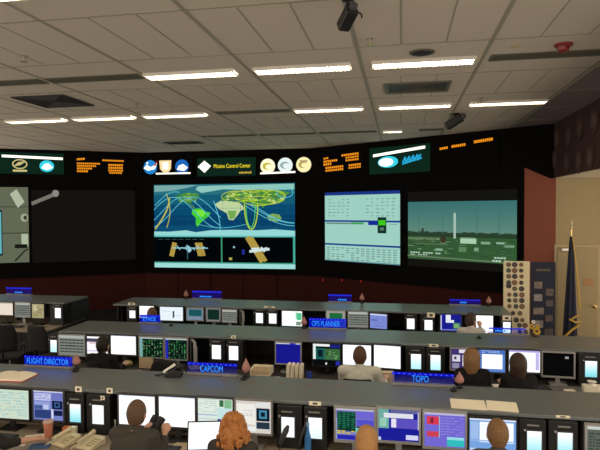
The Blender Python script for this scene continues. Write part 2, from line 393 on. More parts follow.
for pts, wd in (([(104, 250), (90, 306)], .06), ([(190, 250), (203, 304)], .03), ([(200, 250), (213, 304)], .03), ([(210, 250), (224, 303)], .03)): L([q(*p) for p in pts], wd, AR)
L([q(94, 272), q(238, 272)], .012, ST); L([q(150, 266), q(168, 286)], .05, ST); L([q(154, 258), q(156, 318)], .008, glow((60, 110, 120)))
for k in range(6): L([q(112 + 20 * k, 262 + (k % 2) * 8), q(126 + 20 * k, 280 - (k % 3) * 6)], .01, ST)
L([q(394, 226), q(452, 326)], .062, AR); L([q(410, 228), q(466, 322)], .04, AR)
for pts, wd in (([(402, 284), (480, 274)], .03), ([(410, 278), (440, 276)], .05), ([(446, 268), (462, 284)], .03), ([(420, 288), (470, 268)], .014)): L([q(*p) for p in pts], wd, glow((206, 226, 226)))
L([q(378, 276), q(378, 296)], .03, glow((36, 44, 150))); L([q(322, 314), q(334, 314)], .03, glow((176, 170, 84))); L([q(340, 264), q(344, 270)], .02, ST)
for k in range(7): R(.03 + .05 * k, .655, .065 + .05 * k, .661, glow((50, 90, 90)))
mb.build('screen', None, r)
# status table screen (right wall)
def fit(W, quad, rows): ...
r, w, h = wall_screen(WR, (326, 401.5), (191.5, 262.5), 'video_wall_screen', 'large wall screen of pale green tables split by blue bars')
mb = MB(); P, R, L = N(mb, w, h)
q = lambda x, y: ((x - 78) / 355, (y - 40) / 350)
B0 = glow((158, 208, 194)); R(0, 0, 1, 1, B0); R(0, 0, 1, .045, glow((26, 52, 130))); R(0, .405, 1, .43, glow((24, 56, 140))); R(0, .745, 1, .77, glow((24, 60, 136)))
TX = glow((120, 152, 146)); TX2 = glow((104, 138, 130))
for k in range(6):
    y = .10 + k * .047
    for (x0, n) in ((.05, 5), (.57, 6)):
        for j in range(n):
            if random.random() < .8: R(x0 + j * .065, y, x0 + j * .065 + .05 * random.uniform(.4, 1), y + .012, TX)
R(.02, .44, .40, .462, TX2); R(.38, .435, .54, .462, glow((60, 160, 70))); R(.6, .415, .73, .47, glow((22, 40, 150))); R(.86, .45, .96, .46, TX)
R(.72, .36, .83, .58, glow((20, 46, 40))); R(.73, .40, .82, .47, glow((60, 200, 30))); R(.75, .50, .8, .54, glow((90, 120, 110)))
for i in range(14):
    for k in range(6):
        if random.random() < .75: R(.03 + i * .068, .80 + k * .032, .03 + i * .068 + .045, .815 + k * .032, TX)
R(0, .985, 1, 1, glow((96, 140, 150)))
mb.build('screen', None, r)
# dark 4:3 screens
DSCR = glow((20, 19, 16), 1.0)
r, w, h = wall_screen(WR, (409, 518), (190.5, 269.2), 'video_wall_screen', 'large wall screen showing a green tinted launch site with a tall white tower')
mb = MB(); P, R, L = N(mb, w, h)
R(0, 0, 1, 1, DSCR)
y0, y1 = .135, .90; yy = lambda t: y0 + (y1 - y0) * t
for i in range(12):
    t = i / 12; R(0, yy(.545 * t), 1, yy(.545 * (i + 1) / 12), glow((int(58 + 40 * t), int(112 + 26 * t), int(112 + 10 * t))))
R(0, yy(.53), 1, yy(.62), glow((40, 62, 42))); R(0, yy(.60), 1, yy(1), glow((52, 88, 52)))
R(0, yy(.62), .30, yy(.66), glow((96, 122, 88))); R(0, yy(.72), .40, yy(.74), glow((84, 112, 76))); R(.05, yy(.68), .28, yy(.70), glow((70, 84, 58)))
for k in range(70):
    x = random.random(); y = random.uniform(.60, .9); R(x * .95, yy(y), x * .95 + random.uniform(.01, .07), yy(y + random.uniform(.006, .02)), glow(random.choice(((84, 118, 80), (36, 62, 40), (120, 148, 112), (44, 74, 44), (62, 100, 58)))))
for k in range(28): R(k / 28, yy(.53 - .01 * random.random() * 2), (k + 1) / 28, yy(.55), glow((44, 66, 46)))
R(.452, yy(.20), .474, yy(.62), glow((176, 200, 186))); R(.456, yy(.20), .462, yy(.62), glow((140, 168, 156))); R(.458, yy(.17), .462, yy(.2), glow((150, 180, 170)))
for x in (.11, .35, .66, .85): R(x, yy(.05), x + .006, yy(.55), glow((66, 110, 106)))
R(.14, yy(.46), .165, yy(.54), glow((50, 66, 56))); R(.33, yy(.60), .38, yy(.70), glow((60, 52, 38)))
R(.515, yy(.615), .66, yy(.70), glow((168, 204, 172))); R(.52, yy(.60), .65, yy(.62), glow((120, 156, 128))); R(.70, yy(.66), .78, yy(.70), glow((130, 162, 130)))
R(.83, yy(.66), .90, yy(.69), glow((140, 176, 150))); R(.90, yy(.70), .98, yy(.74), glow((110, 150, 118)))
R(.28, yy(.80), .35, yy(.84), glow((130, 170, 140))); R(.64, yy(.76), .68, yy(.82), glow((120, 160, 120))); R(.5, yy(.76), .57, yy(.84), glow((92, 132, 90)))
P([(0, yy(.955)), (1, yy(.99)), (1, yy(.97)), (0, yy(.935))], glow((104, 128, 96)))
WT = glow((188, 214, 196))
for (x, n, y, hh) in ((.03, 12, .875, .022), (.03, 8, .915, .014), (.79, 6, .90, .022), (.80, 7, .945, .026)):
    for k in range(n):
        if (k * 7 + int(y * 100)) % 5: R(x + .0255 * k, yy(y), x + .0255 * k + .019, yy(y + hh), WT)
mb.build('screen', None, r)
r, w, h = wall_screen(WL, (32, 135), (190.3, 261), 'video_wall_screen', 'large switched-off dark wall screen with one pale rod at its upper corner')
mb = MB(); P, R, L = N(mb, w, h); R(0, 0, 1, 1, DSCR)
L([(.0, .19), (.22, .055)], .05, glow((120, 116, 108))); P(circle(.225, .045, .032, 16, .05)[::-1], glow((140, 136, 128)))
mb.build('screen', None, r)
r, w, h = wall_screen(WL, (-60, 29), (187, 263.5), 'video_wall_screen', 'wall screen with a pale camera picture, cut by the left edge of the photo')
mb = MB(); P, R, L = N(mb, w, h); X = lambda u: (u + 60) / 89.0; V = lambda v: (v - 187) / 76.5
R(0, 0, 1, 1, glow((98, 104, 84))); R(0, V(206.5), 1, V(207.3), glow((60, 62, 48))); R(0, V(233), 1, V(234), glow((60, 62, 48)))
R(X(-40), V(210), X(1.6), V(256), glow((20, 50, 56))); R(X(-38), V(212), X(.6), V(254), glow((100, 176, 190)))
P([(X(10), V(194)), (X(17), V(189)), (X(25), V(202)), (X(18), V(208))][::-1], glow((176, 186, 160))); P(circle(X(24.5), V(218), .045, 14, .055)[::-1], glow((160, 166, 140))); P(circle(X(25.5), V(218), .022, 12, .03)[::-1], glow((60, 62, 50)))
R(X(21), V(234.5), X(28), V(247), glow((172, 184, 156))); R(X(14), V(245), X(27), V(249), glow((26, 26, 20))); L([(X(14), V(262)), (X(24), V(252)), (X(28), V(250))], .02, glow((40, 42, 32)))
mb.build('screen', None, r)

# ------------------------------------------------------------------ lit signs on the black band
AMB = glow((250, 150, 30)); WLIT = glow((250, 246, 228), 1.5); YLIT = glow((240, 215, 40), 1.2); CYLIT = glow((60, 215, 235)); GPANEL = glow((14, 38, 28)); BLUEL = glow((30, 110, 200))
def sign_root(W, u0, u1, v0, v1, name, label, cat, panel=None, off=.042):
    a, _ = W.sz(u0, (v0 + v1) / 2); b, _ = W.sz(u1, (v0 + v1) / 2); um = (u0 + u1) / 2
    zt = W.sz(um, v0)[1]; z0 = W.sz(um, v1)[1]
    r = empty(name, W.at((a + b) / 2, z0, off), W.a, label=label, cat=cat)
    w = b - a; h = zt - z0
    MB().box(-w / 2, w / 2, -.04, 0, 0, h).build('panel', panel or BLACKW, r)
    sc = (b - a) / (u1 - u0)
    return r, (lambda u, v: ((u - um) * sc, (v1 - v) * h / (v1 - v0))), sc
def part(r, name, polys, y=-.0415):
    mb = MB()
    for k, (pts, m) in enumerate(polys): mb.poly(pts, y - .0006 * k, m)
    return mb.build(name, None, r)
def quad(l, u0, v0, u1, v1, dv=0): return [l(u0, v1), l(u1, v1 + dv), l(u1, v0 + dv), l(u0, v0)]
# far left emblem sign
r, l, sc = sign_root(WL, -6, 64, 153, 174, 'lit_sign', 'green backlit sign with a gold ring emblem and a cyan round emblem', 'sign', GPANEL)
part(r, 'light_bar', [(quad(l, 2, 155.5, 63, 158, 1.5), WLIT)])
c = l(19.5, 164.5); GO = glow((205, 190, 130))
part(r, 'ring_emblem', [(circle(*c, 7.6 * sc, 24, 5.4 * sc), GO), (circle(*c, 6.3 * sc, 24, 4.2 * sc), GPANEL), ([l(13, 167), l(18, 162.5), l(26, 161.5), l(20, 165.5)], GO), (quad(l, 12.5, 170, 26.5, 172), GO)])
c = l(46.5, 166)
part(r, 'round_emblem', [(circle(*c, 7.4 * sc, 24, 6.4 * sc), CYLIT), ([l(41, 168), l(44, 164), l(48, 163), l(53, 167.5), l(47, 170)], WLIT)])
def clock_rows(W, u0, u1, v0, v1, label, blocks):
    r, l, sc = sign_root(W, u0, u1, v0, v1, 'led_clock', label, 'clock')
    for bi, (a, b, t, d, dv) in enumerate(blocks):
        n = max(2, int((b - a) / 1.9)); st = (b - a) / n; mb = MB()
        for i in range(n):
            o = dv * (i * st) / (b - a)
            mb.poly(quad(l, a + i * st, t + o, a + (i + .78) * st, d + o), -.0415, AMB)
        mb.build('digit_line', None, r)
clock_rows(WL, 74, 126, 156, 175, 'amber digital clock board left of the blue round emblem, lines of digits', [(77, 85, 159, 161, -.8), (77, 100, 163.2, 164.8, 0), (77, 96, 165.6, 167.2, 0), (77, 92, 168, 169.8, 0), (77, 88, 170.6, 172.6, 0), (102, 124, 159.6, 161.2, .4), (108, 123, 164, 166, 0), (108, 123, 166.8, 168.8, 0), (108, 123, 169.6, 171.4, 0), (109, 122, 172, 173.6, 0)])
# emblem group by the kink
r, l, sc = sign_root(WC, 146.5, 194, 156, 176, 'lit_sign', 'lit sign of a blue ball, a gold shield and a blue disc', 'sign')
part(r, 'ball_emblem', [(circle(*l(151.5, 167), 6.6 * sc), glow((36, 130, 205), 1.1)), ([l(144.6, 168), l(148, 164.5), l(152, 167), l(158.5, 163), l(156, 169), l(149, 170.5)], WLIT), ([l(154, 167), l(158.5, 160.5), l(157.5, 165)], glow((200, 60, 40))), (circle(*l(148.5, 163), 1.0 * sc), WLIT)])
part(r, 'shield_emblem', [([l(160.5, 160.5), l(161.2, 169), l(164.5, 172.5), l(169.5, 172.5), l(172.2, 169), l(172.6, 160.5)], glow((244, 216, 160), 1.1)), (quad(l, 164, 162.5, 169.5, 169.5), WLIT)])
part(r, 'disc_emblem', [(circle(*l(183, 167), 6.6 * sc), glow((30, 104, 190))), ([l(178, 170), l(180, 166), l(184, 164.5), l(189, 168), l(185, 171.5)], WLIT)])
part(r, 'light_bar', [(quad(l, 157, 172.8, 191.5, 174.4), WLIT)], -.045)
r, l, sc = sign_root(WC, 198, 256, 158, 176, 'lit_sign', 'lit green sign with a white diamond and yellow script lettering', 'sign', GPANEL)
part(r, 'diamond', [([l(198.6, 166.5), l(205.5, 160.4), l(212, 166), l(205.5, 172.6)], WLIT)])
t = text_mb('Mission Control Center', 5.4 * sc, YLIT, .70).build('lettering', None, r); c = l(233, 166.3); t.location = (c[0], -.043, c[1])
part(r, 'small_lettering', [(quad(l, 240 + 2.1 * k, 172.4 - .4 * (k % 2), 241.6 + 2.1 * k, 174), glow((210, 170, 60))) for k in range(6)])
r, l, sc = sign_root(WC, 258, 314, 156, 176, 'lit_sign', 'lit sign of three round cream mission patches in a row', 'sign')
for (u, v, cc, mk) in ((268.5, 166, (250, 246, 205), (200, 185, 60)), (286, 165.4, (225, 236, 232), (150, 175, 175)), (304.3, 165.2, (246, 236, 176), (190, 165, 90))):
    c = l(u, v)
    part(r, 'patch', [(circle(*c, 7.4 * sc), glow(cc, 1.1)), (circle(c[0] - .5 * sc, c[1], 4.6 * sc, 20, 3.4 * sc), glow(mk)), (circle(c[0] + 1.2 * sc, c[1] - .6 * sc, 3.6 * sc, 20, 2.4 * sc), glow(cc, 1.1))] +
         ([(quad(l, u - 4, v - 4.2, u + 4, v - 3.2), glow((150, 120, 80)))] if u > 300 else []))
part(r, 'light_bar', [(quad(l, 261, 172.2, 296, 174, -.8), WLIT)], -.046)
clock_rows(WR, 322, 366, 151, 175, 'amber digital clock board between the round patches and the cyan lit sign', [(325.5, 331, 156.5, 158.2, -.6), (325.5, 340, 159.4, 161.4, -.6), (325.5, 334, 162.2, 164.6, -.5), (344, 361, 154.6, 156.6, -.8), (348, 361, 157.4, 159, -.6), (348, 361, 160, 161.8, -.6), (327.5, 346, 166, 168, -.7), (327.5, 346, 168.8, 170.8, -.7), (351, 363, 165, 167, -.6), (351, 363, 167.8, 169.4, -.6)])
r, l, sc = sign_root(WR, 371, 431, 146, 173, 'lit_sign', 'lit green sign with a white bar, a cyan oval and blue script', 'sign', GPANEL)
part(r, 'light_bar', [(quad(l, 375, 152.6, 427, 155.4, -4.6), WLIT)])
c = l(390.5, 161.3)
part(r, 'oval_emblem', [(circle(c[0], c[1], 10.4 * sc, 26, 5 * sc), CYLIT), (circle(c[0] - 2 * sc, c[1] - .2 * sc, 7.6 * sc, 24, 3.6 * sc), WLIT)])
mb = MB(); z = [l(405.5, 163), l(408, 157.6), l(408.5, 163.5), l(412, 157), l(412, 163), l(416, 156.4), l(416, 162), l(420, 156), l(420, 161.5), l(423, 156)]
mb.band(z, 1.5 * sc, -.042, glow((40, 170, 215))); mb.band([l(405, 164.4), l(424, 159.6)], 1.4 * sc, -.0425, glow((40, 170, 215))); mb.build('lettering', None, r)
clock_rows(WR, 437, 500, 138, 172, 'dark digital clock board with one line of amber digits, beside the purple ceiling strip', [(441.5, 450.5, 145.6, 148, -.8), (454, 468.5, 144.2, 146.8, -1.0), (476.5, 495, 141.4, 144.2, -1.4)])
# small red lamps on the wall below the screens
for i, (u, v) in enumerate(((324, 280), (343, 280), (362, 281))):
    a, z = (WR.sz(u, v)); MB().lathe([(.03, 0), (.03, .02), (.018, .03)], 12, None, (0, 0, 0), Matrix.Rotation(PI / 2, 4, 'X')).build('indicator_lamp', glow((120, 22, 16)), loc=WR.at(a, z, .045), rz=WR.a, label='tiny dim red lamp on the black edge under the pale green table screen', cat='lamp', group='red lamps under the screens')

# ------------------------------------------------------------------ mission plaques on the soffit
for i, (u, v) in enumerate(((558, 140), (569.5, 138), (581, 128.5), (595.5, 121.5), (556, 160), (568, 163), (580, 162), (591.5, 158))):
    pt = on_x(u, v, SX); r = empty('mission_plaque', pt, -PI / 2, label='dim mission plaque on the maroon bulkhead over the door', cat='plaque', group='mission plaques on the bulkhead')
    MB().prism([(-.17, .2), (-.17, -.06), (-.10, -.17), (0, -.22), (.10, -.17), (.17, -.06), (.17, .2)][::-1], -.03, 0).build('frame', mat('plaque wood', (.058, .026, .02), .6), r)  # shield shaped wooden board of the plaque
    MB().prism(circle(0, .01, .12, 20), -.035, -.03).build('patch', mat('plaque patch', (.10, .065, .06), .6, scale=20, var=.6), r)

# ------------------------------------------------------------------ door, boards, flag
py = pe.y - .001
a = on_y(557, 246, py); b = on_y(597.5, 246, py)
d = empty('door_1', (a.x, py, 0)); tag(d, kind='structure', label='beige single door behind the gold fringed flag', cat='door'); dw = b.x - a.x
MB().box(.0, dw, -.045, -.005, 0.005, a.z - .03).build('leaf', BEIGE, d)
f = MB(); f.box(-.06, 0, -.03, 0, 0, a.z + .03); f.box(dw, dw + .06, -.03, 0, 0, a.z + .03); f.box(0, dw, -.03, 0, a.z - .028, a.z + .03); f.build('door_frame', mat('door frame paint', (.44, .35, .20), .6), d)
k = on_y(594, 306, py); kb = MB(); kb.lathe([(.035, 0), (.035, .01), (.012, .015), (.012, .045), (.032, .055), (.036, .075), (.02, .09)], 16, None, (k.x - a.x, -.045, k.z), Matrix.Rotation(PI / 2, 4, 'X')); kb.build('knob', BRASS, d, True)
kb = MB(); c0 = on_y(565, 247.5, py); kb.box(c0.x - a.x - .09, c0.x - a.x + .12, -.09, -.046, a.z - .11, a.z - .04); kb.build('door_closer', CHROME, d, bevel=.01)
s = on_y(587.5, 282, py); MB().box(-.10, .10, -.008, 0, -.08, .08).build('door_sign', mat('tan plate', (.42, .21, .09), .5), loc=(s.x, py - .046, s.z), label='small tan plate fixed to the beige door beside the flag', cat='sign')
st = on_y(578, 215, py)
structure('trim_7', MB().box(b.x + .06, b.x + .09, py - .012, py - .001, 0, 3.84), CREAMW)
# exhibit boards
BY = 11.95
def board(u0, u1, v0, name, label, m):
    a = on_y(u0, v0, BY); b = on_y(u1, v0, BY); w = b.x - a.x; h = a.z - .32
    r = empty(name, ((a.x + b.x) / 2, BY, 0), label=label, cat='exhibit board')
    MB().box(-w / 2, w / 2, -.02, .02, .32, a.z).build('panel', m, r, bevel=.004)
    f = MB()
    for sx in (-1, 1): f.box(sx * (w / 2 - .06) - .02, sx * (w / 2 - .06) + .02, .021, .045, 0, a.z - .1); f.box(sx * (w / 2 - .06) - .025, sx * (w / 2 - .06) + .025, -.2, .2, 0, .02)
    f.build('stand', DGREY, r)
    return r, (lambda u, v: ((u - (u0 + u1) / 2) * w / (u1 - u0), on_y((u0 + u1) / 2, v, BY).z))
r, l = board(503.5, 529.5, 261, 'patch_board', 'tall cream board covered with small round mission patches, standing by the red panel', mat('cream board', (.74, .66, .43), .7, scale=4, var=.04))
PC = [mat('patch %d' % i, c, .7, scale=40, var=.7) for i, c in enumerate(((.10, .07, .05), (.16, .12, .08), (.05, .05, .07), (.22, .14, .07), (.09, .10, .09), (.2, .08, .07)))]
rows = [(264.6, (508.5, 514.5, 521)), (270.4, (508.5, 514.5, 521)), (276.3, (508.6, 514.6, 521.4)), (282.5, (508.6, 514.4, 521.2)), (288.6, (514.6, 521.5)), (294.6, (509.2, 515.4, 521.8)), (300.3, (509.2, 515.3, 521.8)), (306.2, (509.4, 516, 522)), (313, (513, 520)), (319.8, (516.4, 522.4)), (325, (519.5, 525.2)), (331.6, (520, 526)), (285.8, (508.6,))]
n = 0
for v, us in rows:
    for u in us:
        x, z = l(u, v); n += 1; rr = .044 + .005 * (n % 3)
        q_ = MB(); q_.prism(circle(x, z, rr, 18), -.026, -.0205, PC[n % 6]); q_.prism(circle(x, z + .004, rr * .55, 14), -.029, -.0265, PC[(n * 5 + 2) % 6]); q_.build('patch', None, r)
r, l = board(531, 555.5, 262, 'photo_board', 'tall navy blue board of framed photographs, standing between the cream board and the flag', NAVY)
PH = [mat('photo %d' % i, c, .6, scale=14, var=.8) for i, c in enumerate(((.20, .16, .14), (.13, .09, .08), (.24, .22, .22), (.10, .08, .08)))]
x, z = l(543, 270); MB().box(x - .13, x + .13, -.026, -.0205, z - .02, z + .02).build('title_strip', mat('title', (.12, .10, .06), .6, scale=60, var=.8), r)
for i, (u, v, w_, h_) in enumerate(((538, 285, .15, .14), (549.5, 292, .14, .14), (538, 297.5, .16, .14), (549.5, 303, .13, .12), (538.6, 311, .2, .14), (549, 318, .14, .13), (538.5, 324, .18, .15), (549, 332, .16, .14))):
    x, z = l(u, v); q_ = MB(); q_.box(x - w_ / 2 - .012, x + w_ / 2 + .012, -.025, -.0205, z - h_ / 2 - .012, z + h_ / 2 + .012, BLK); q_.box(x - w_ / 2, x + w_ / 2, -.028, -.0255, z - h_ / 2, z + h_ / 2, PH[i % 4]); q_.build('photograph', None, r)
# flag
FY = 12.75; tp = on_y(571.5, 229, FY)
fl = empty('flag', (tp.x, FY, 0), label='furled navy flag with gold fringe on a tall pole before the beige door', cat='flag')
MB().tube([(0, 0, .04), (0, 0, tp.z)], .016, 10).build('pole', BRASS, fl, True)
MB().lathe([(.17, 0), (.17, .03), (.06, .06), (.03, .08)], 20).build('base', BRASS, fl, True)
MB().lathe([(.012, 0), (.035, .02), (.03, .045), (.008, .06), (.035, .10), (.022, .15), (.003, .19)], 12, None, (0, 0, tp.z)).build('finial', CREAM, fl, True)
cl = MB(); vs = []; fs = []; NR, NA = 24, 40
for i in range(NR + 1):
    t = i / NR; z = tp.z - .16 - t * (tp.z - .16 - .42); rad = .03 + .095 * t ** .8
    for k in range(NA):
        a = 2 * PI * k / NA; rr = rad * (1 + .22 * math.sin(a * 6 + t * 1.5)); vs.append((rr * math.cos(a) - .015 * t, rr * math.sin(a) * .75, z))
for i in range(NR):
    for k in range(NA): fs.append((i * NA + k, (i + 1) * NA + k, (i + 1) * NA + (k + 1) % NA, i * NA + (k + 1) % NA))
cl.add(vs, fs).build('cloth', NAVY, fl, 2)
fz = lambda u, v: (on_y(u, v, FY).x - tp.x, -.16, on_y(u, v, FY).z)
fr = MB(); fr.tube([(.015, -.035, tp.z - .17)] + [fz(*p) for p in ((573.6, 262), (575.4, 280), (577, 297), (577.6, 308))], [.01, .014, .016, .018, .018], 8)
fr.tube([fz(*p) for p in ((577.6, 313), (572, 316), (567.5, 319))], .022, 8); fr.tube([fz(*p) for p in ((567, 317.5), (573, 321), (578.6, 320))], .02, 8); fr.tube([fz(*p) for p in ((577.5, 323), (570, 328), (563.5, 334))], .026, 8)
fr.build('fringe', GOLD, fl, True)

# ------------------------------------------------------------------ console rows
DZ = .75; ST0 = 1.185; ST1 = 1.22
ROWS = {'front': (5.42, 5.49, 6.26, 4.94), 'middle': (8.03, 8.12, 8.98, 7.45), 'far': (10.58, 10.67, 11.58, 10.0)}   # screen plane, shelf front, shelf back, desk front
def console(row, x0, x1, nm, bays):
    ys, f, b, df = ROWS[row]
    o = MB().box(x0, x1, f, b, ST0, ST1).build('console_shelf', SLAB, bevel=.006, label='long grey laminate shelf topping the %s console row' % nm, cat='shelf')
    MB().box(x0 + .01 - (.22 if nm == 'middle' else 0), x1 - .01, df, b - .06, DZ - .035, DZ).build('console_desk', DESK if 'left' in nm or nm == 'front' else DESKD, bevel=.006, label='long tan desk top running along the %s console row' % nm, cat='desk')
    n = bays; wd = (x1 - x0 - .02) / n
    cab = empty('console_cabinet', (0, 0, 0), label='c', cat='cabinet')
    q_ = MB(); q_.box(.006, wd - .006, -.42, -.06, 0, DZ - .036); q_.build('lower_cabinet', CONS, cab)
    MB().box(.006, wd - .006, -.055, -.01, 0, ST0 - .001).build('back_panel', CONS, cab)
    q_ = MB(); q_.box(.0, .03, -.60, -.061, DZ + .001, ST0 - .001); q_.build('divider', CONS, cab)
    q_ = MB(); q_.box(.0, wd - .031 + .03, -.06, .0, ST0 - .06, ST0 - .002); q_.build('rail', DGREY, cab)
    for i in range(n):
        c = cab if i == 0 else copy_tree(cab); c.location = (x0 + .01 + wd * i, b, 0)
        c['label'] = 'charcoal console cabinet under the grey shelf of the %s row' % nm; c['group'] = 'console cabinets of the %s row' % nm
    def endp(x, side):
        q_ = MB(); pr = [(df + .1, 0), (b, 0), (b, ST0 - .001), (f + .22, ST0 - .001), (f + .22, DZ + .002), (b - .055, DZ + .002), (b - .055, DZ - .037), (df + .1, DZ - .037)]
        n_ = len(pr); q_.add([(x - .012, y, z) for y, z in pr] + [(x + .012, y, z) for y, z in pr], [tuple(range(n_))[::-1], tuple(range(n_, 2 * n_))] + [(i, (i + 1) % n_, (i + 1) % n_ + n_, i + n_) for i in range(n_)])
        q_.build('console_end_panel', CONS, label='charcoal end panel closing the %s end of the %s console row' % (side, nm), cat='panel')
    endp(x0 - .013, 'left')
    if nm != 'front': endp(x1 + .013, 'right')
console('front', -6.6, 3.1, 'front', 7)
console('middle', -5.45, 3.22, 'middle', 6)
console('far', -5.9, 2.03, 'far', 6)
console('far', -11.2, -7.02, 'far left-hand', 3)

# ------------------------------------------------------------------ monitors
W1 = (250, 252, 255)
def lines(R, m, x0, x1, y0, y1, n, p=.75, th=.35):
    for k in range(n):
        y = y0 + (y1 - y0) * k / n; x = x0
        while x < x1 - .02:
            s_ = random.uniform(.04, .14)
            if random.random() < p: R(x, y, min(x1, x + s_), y + (y1 - y0) / n * th, m)
            x += s_ + .025
def ui(kind, R):
    G = glow
    if kind == 'blank': R(0, 0, 1, 1, G(W1, 1.25)); R(0, 0, 1, .03, G((200, 210, 225))); R(.06, .62, .2, .65, G((190, 225, 235)))
    elif kind == 'blank2': R(0, 0, 1, 1, G((252, 252, 250), 1.2)); R(0, 0, 1, .04, G((205, 215, 240))); R(.84, .93, .95, .96, G((150, 160, 220)))
    elif kind == 'log':
        R(0, 0, 1, 1, G((206, 222, 202))); lines(R, G((168, 208, 204)), .05, .95, .08, .95, 9, .7, .45); lines(R, G((170, 180, 165)), .05, .9, .12, .95, 7, .5, .15)
    elif kind == 'desk':
        R(0, 0, 1, 1, G((120, 130, 200))); R(0, 0, 1, .05, G((210, 215, 235))); R(.03, .09, .58, .34, G((196, 200, 236))); R(.03, .38, .55, .62, G((150, 160, 214))); R(.03, .5, .3, .64, G((70, 90, 150)))
        R(.03, .66, .58, .95, G((46, 66, 120))); R(.33, .48, .5, .64, G((190, 200, 236))); R(.62, .06, .97, .3, G((110, 118, 190))); R(.62, .33, .97, .62, G((20, 26, 60))); R(.70, .38, .88, .56, G((60, 100, 150))); R(.74, .42, .84, .52, G((16, 22, 50)))
        R(.60, .62, .66, .95, G((214, 220, 240))); R(.68, .66, .97, .84, G((24, 30, 70))); lines(R, G((100, 110, 180)), .05, .56, .12, .32, 4)
    elif kind == 'plan':
        R(0, 0, 1, 1, G((222, 236, 224))); R(0, 0, 1, .05, G((190, 200, 190))); R(.62, .05, .74, .26, G((60, 110, 66))); R(.76, .04, .97, .3, G((130, 186, 140))); R(.56, .3, .98, .66, G((196, 226, 224)))
        R(.0, .52, .55, .56, G((166, 184, 214))); R(.0, .66, .54, .68, G((166, 184, 214))); R(.0, .82, .55, .84, G((176, 184, 200))); R(.56, .66, .70, .80, G((32, 40, 130))); R(.56, .86, .68, .98, G((90, 110, 120))); lines(R, G((180, 196, 184)), .04, .56, .1, .5, 6, .6, .3)
    elif kind == 'mixed':
        R(0, 0, 1, 1, G((214, 208, 200))); R(.02, .1, .55, .74, G((238, 236, 228))); lines(R, G((150, 150, 150)), .1, .5, .3, .52, 4, .5, .2); R(.56, .04, .97, .2, G((224, 226, 224))); R(.58, .22, .96, .62, G((18, 30, 46))); R(.66, .28, .88, .54, G((70, 140, 170))); R(.71, .34, .83, .48, G((18, 30, 46)))
        R(.58, .65, .96, .86, G((40, 54, 70))); R(.56, .2, .58, .95, G((240, 240, 240))); R(.35, .80, .55, .95, G((235, 235, 235)))
    elif kind == 'green_blue':
        R(0, 0, 1, 1, G((120, 120, 190))); R(0, 0, 1, .06, G((190, 190, 205))); R(.03, .1, .52, .72, G((16, 56, 48)))
        for i in range(4): lines(R, G((40, 130, 90)), .05 + .12 * i, .14 + .12 * i, .13, .66, 9, .9, .4)
        lines(R, G((210, 190, 60)), .03, .52, .70, .82, 2, .8, .7); R(.03, .84, .55, .98, G((40, 40, 170))); R(.55, .08, 1, .3, G((110, 100, 210))); R(.55, .33, 1, .52, G((86, 80, 200))); R(.55, .54, 1, .60, G((40, 60, 80))); R(.52, .60, 1, .86, G((110, 215, 190))); R(0, .3, .03, .98, G((150, 160, 200)))
    elif kind == 'windows':
        R(0, 0, 1, 1, G((28, 30, 150))); R(0, 0, .26, .62, G((110, 170, 160))); R(.04, .3, .2, .56, G((150, 205, 180))); R(.13, .13, .86, .28, G((226, 226, 236))); R(.30, .0, .98, .12, G((96, 100, 150))); R(.3, .3, .97, .6, G((92, 80, 190))); R(.32, .3, .44, .58, G((232, 226, 240))); R(.97, .05, 1, .62, G((190, 190, 215))); R(.68, .80, .98, .95, G((214, 214, 244))); R(0, .9, .06, 1, G((200, 210, 240)))
    elif kind == 'alert':
        R(0, 0, 1, 1, G((116, 104, 210))); R(0, 0, 1, .07, G((190, 186, 215))); R(.06, .12, .36, .36, G((215, 60, 80))); R(.06, .56, .36, .72, G((205, 66, 84))); R(.36, .1, .38, .75, G((150, 190, 220))); lines(R, G((150, 145, 220)), .4, .96, .14, .7, 7, .7, .25); R(.56, .72, .98, .97, G((50, 190, 190))); R(.56, .70, .98, .78, G((150, 220, 230))); R(.15, .16, .22, .32, G((120, 36, 60)))
    elif kind == 'bluewhite':
        R(0, 0, 1, 1, G((120, 165, 225))); R(0, 0, 1, .06, G((215, 225, 245))); R(.22, .10, .95, .68, G((240, 244, 252), 1.1)); R(0, .62, 1, .66, G((150, 185, 235))); R(0, .86, 1, .92, G((190, 210, 240))); R(.02, .1, .2, .6, G((160, 190, 235)))
    elif kind == 'sheet':
        R(0, 0, 1, 1, G((96, 100, 92))); R(0, 0, 1, .1, G((200, 208, 200)))
        for i in range(5): lines(R, G((52, 70, 62)), .05 + .18 * i, .2 + .18 * i, .2, .92, 8, .9, .5)
    elif kind == 'table':
        R(0, 0, 1, 1, G((128, 132, 124))); R(0, 0, 1, .14, G((176, 180, 172)))
        for k in range(5): R(.04, .2 + .15 * k, .96, .27 + .15 * k, G((66, 72, 68)))
        for i in range(1, 6): R(.04 + i * .155, .18, .055 + i * .155, .95, G((128, 132, 124)))
        R(.3, .5, .6, .55, G((40, 46, 44)))
    elif kind == 'bars':
        R(0, 0, 1, 1, G((246, 242, 246), 1.1)); R(0, .12, 1, .32, G((70, 70, 90))); R(.1, .34, .7, .42, G((225, 180, 190))); R(0, .8, 1, .86, G((200, 190, 225)))
    elif kind == 'plots' or kind == 'plots2':
        R(0, 0, 1, 1, G((14, 26, 22))); R(0, 0, 1, .07, G((180, 196, 190))); R(0, .07, .12, 1, G((34, 40, 170) if kind == 'plots2' else (120, 170, 170)))
        for i in range(7):
            for k in range(12):
                if random.random() < .72: R(.15 + i * .12, .12 + k * .072, .15 + i * .12 + random.uniform(.02, .075), .165 + k * .072, G(random.choice(((40, 120, 56), (62, 150, 80), (28, 84, 50), (130, 160, 120)))))
    elif kind == 'navy': R(0, 0, 1, 1, G((24, 24, 140))); R(0, 0, 1, .06, G((196, 200, 216))); R(.56, 0, .8, .09, G((40, 44, 170)))
    elif kind == 'video':
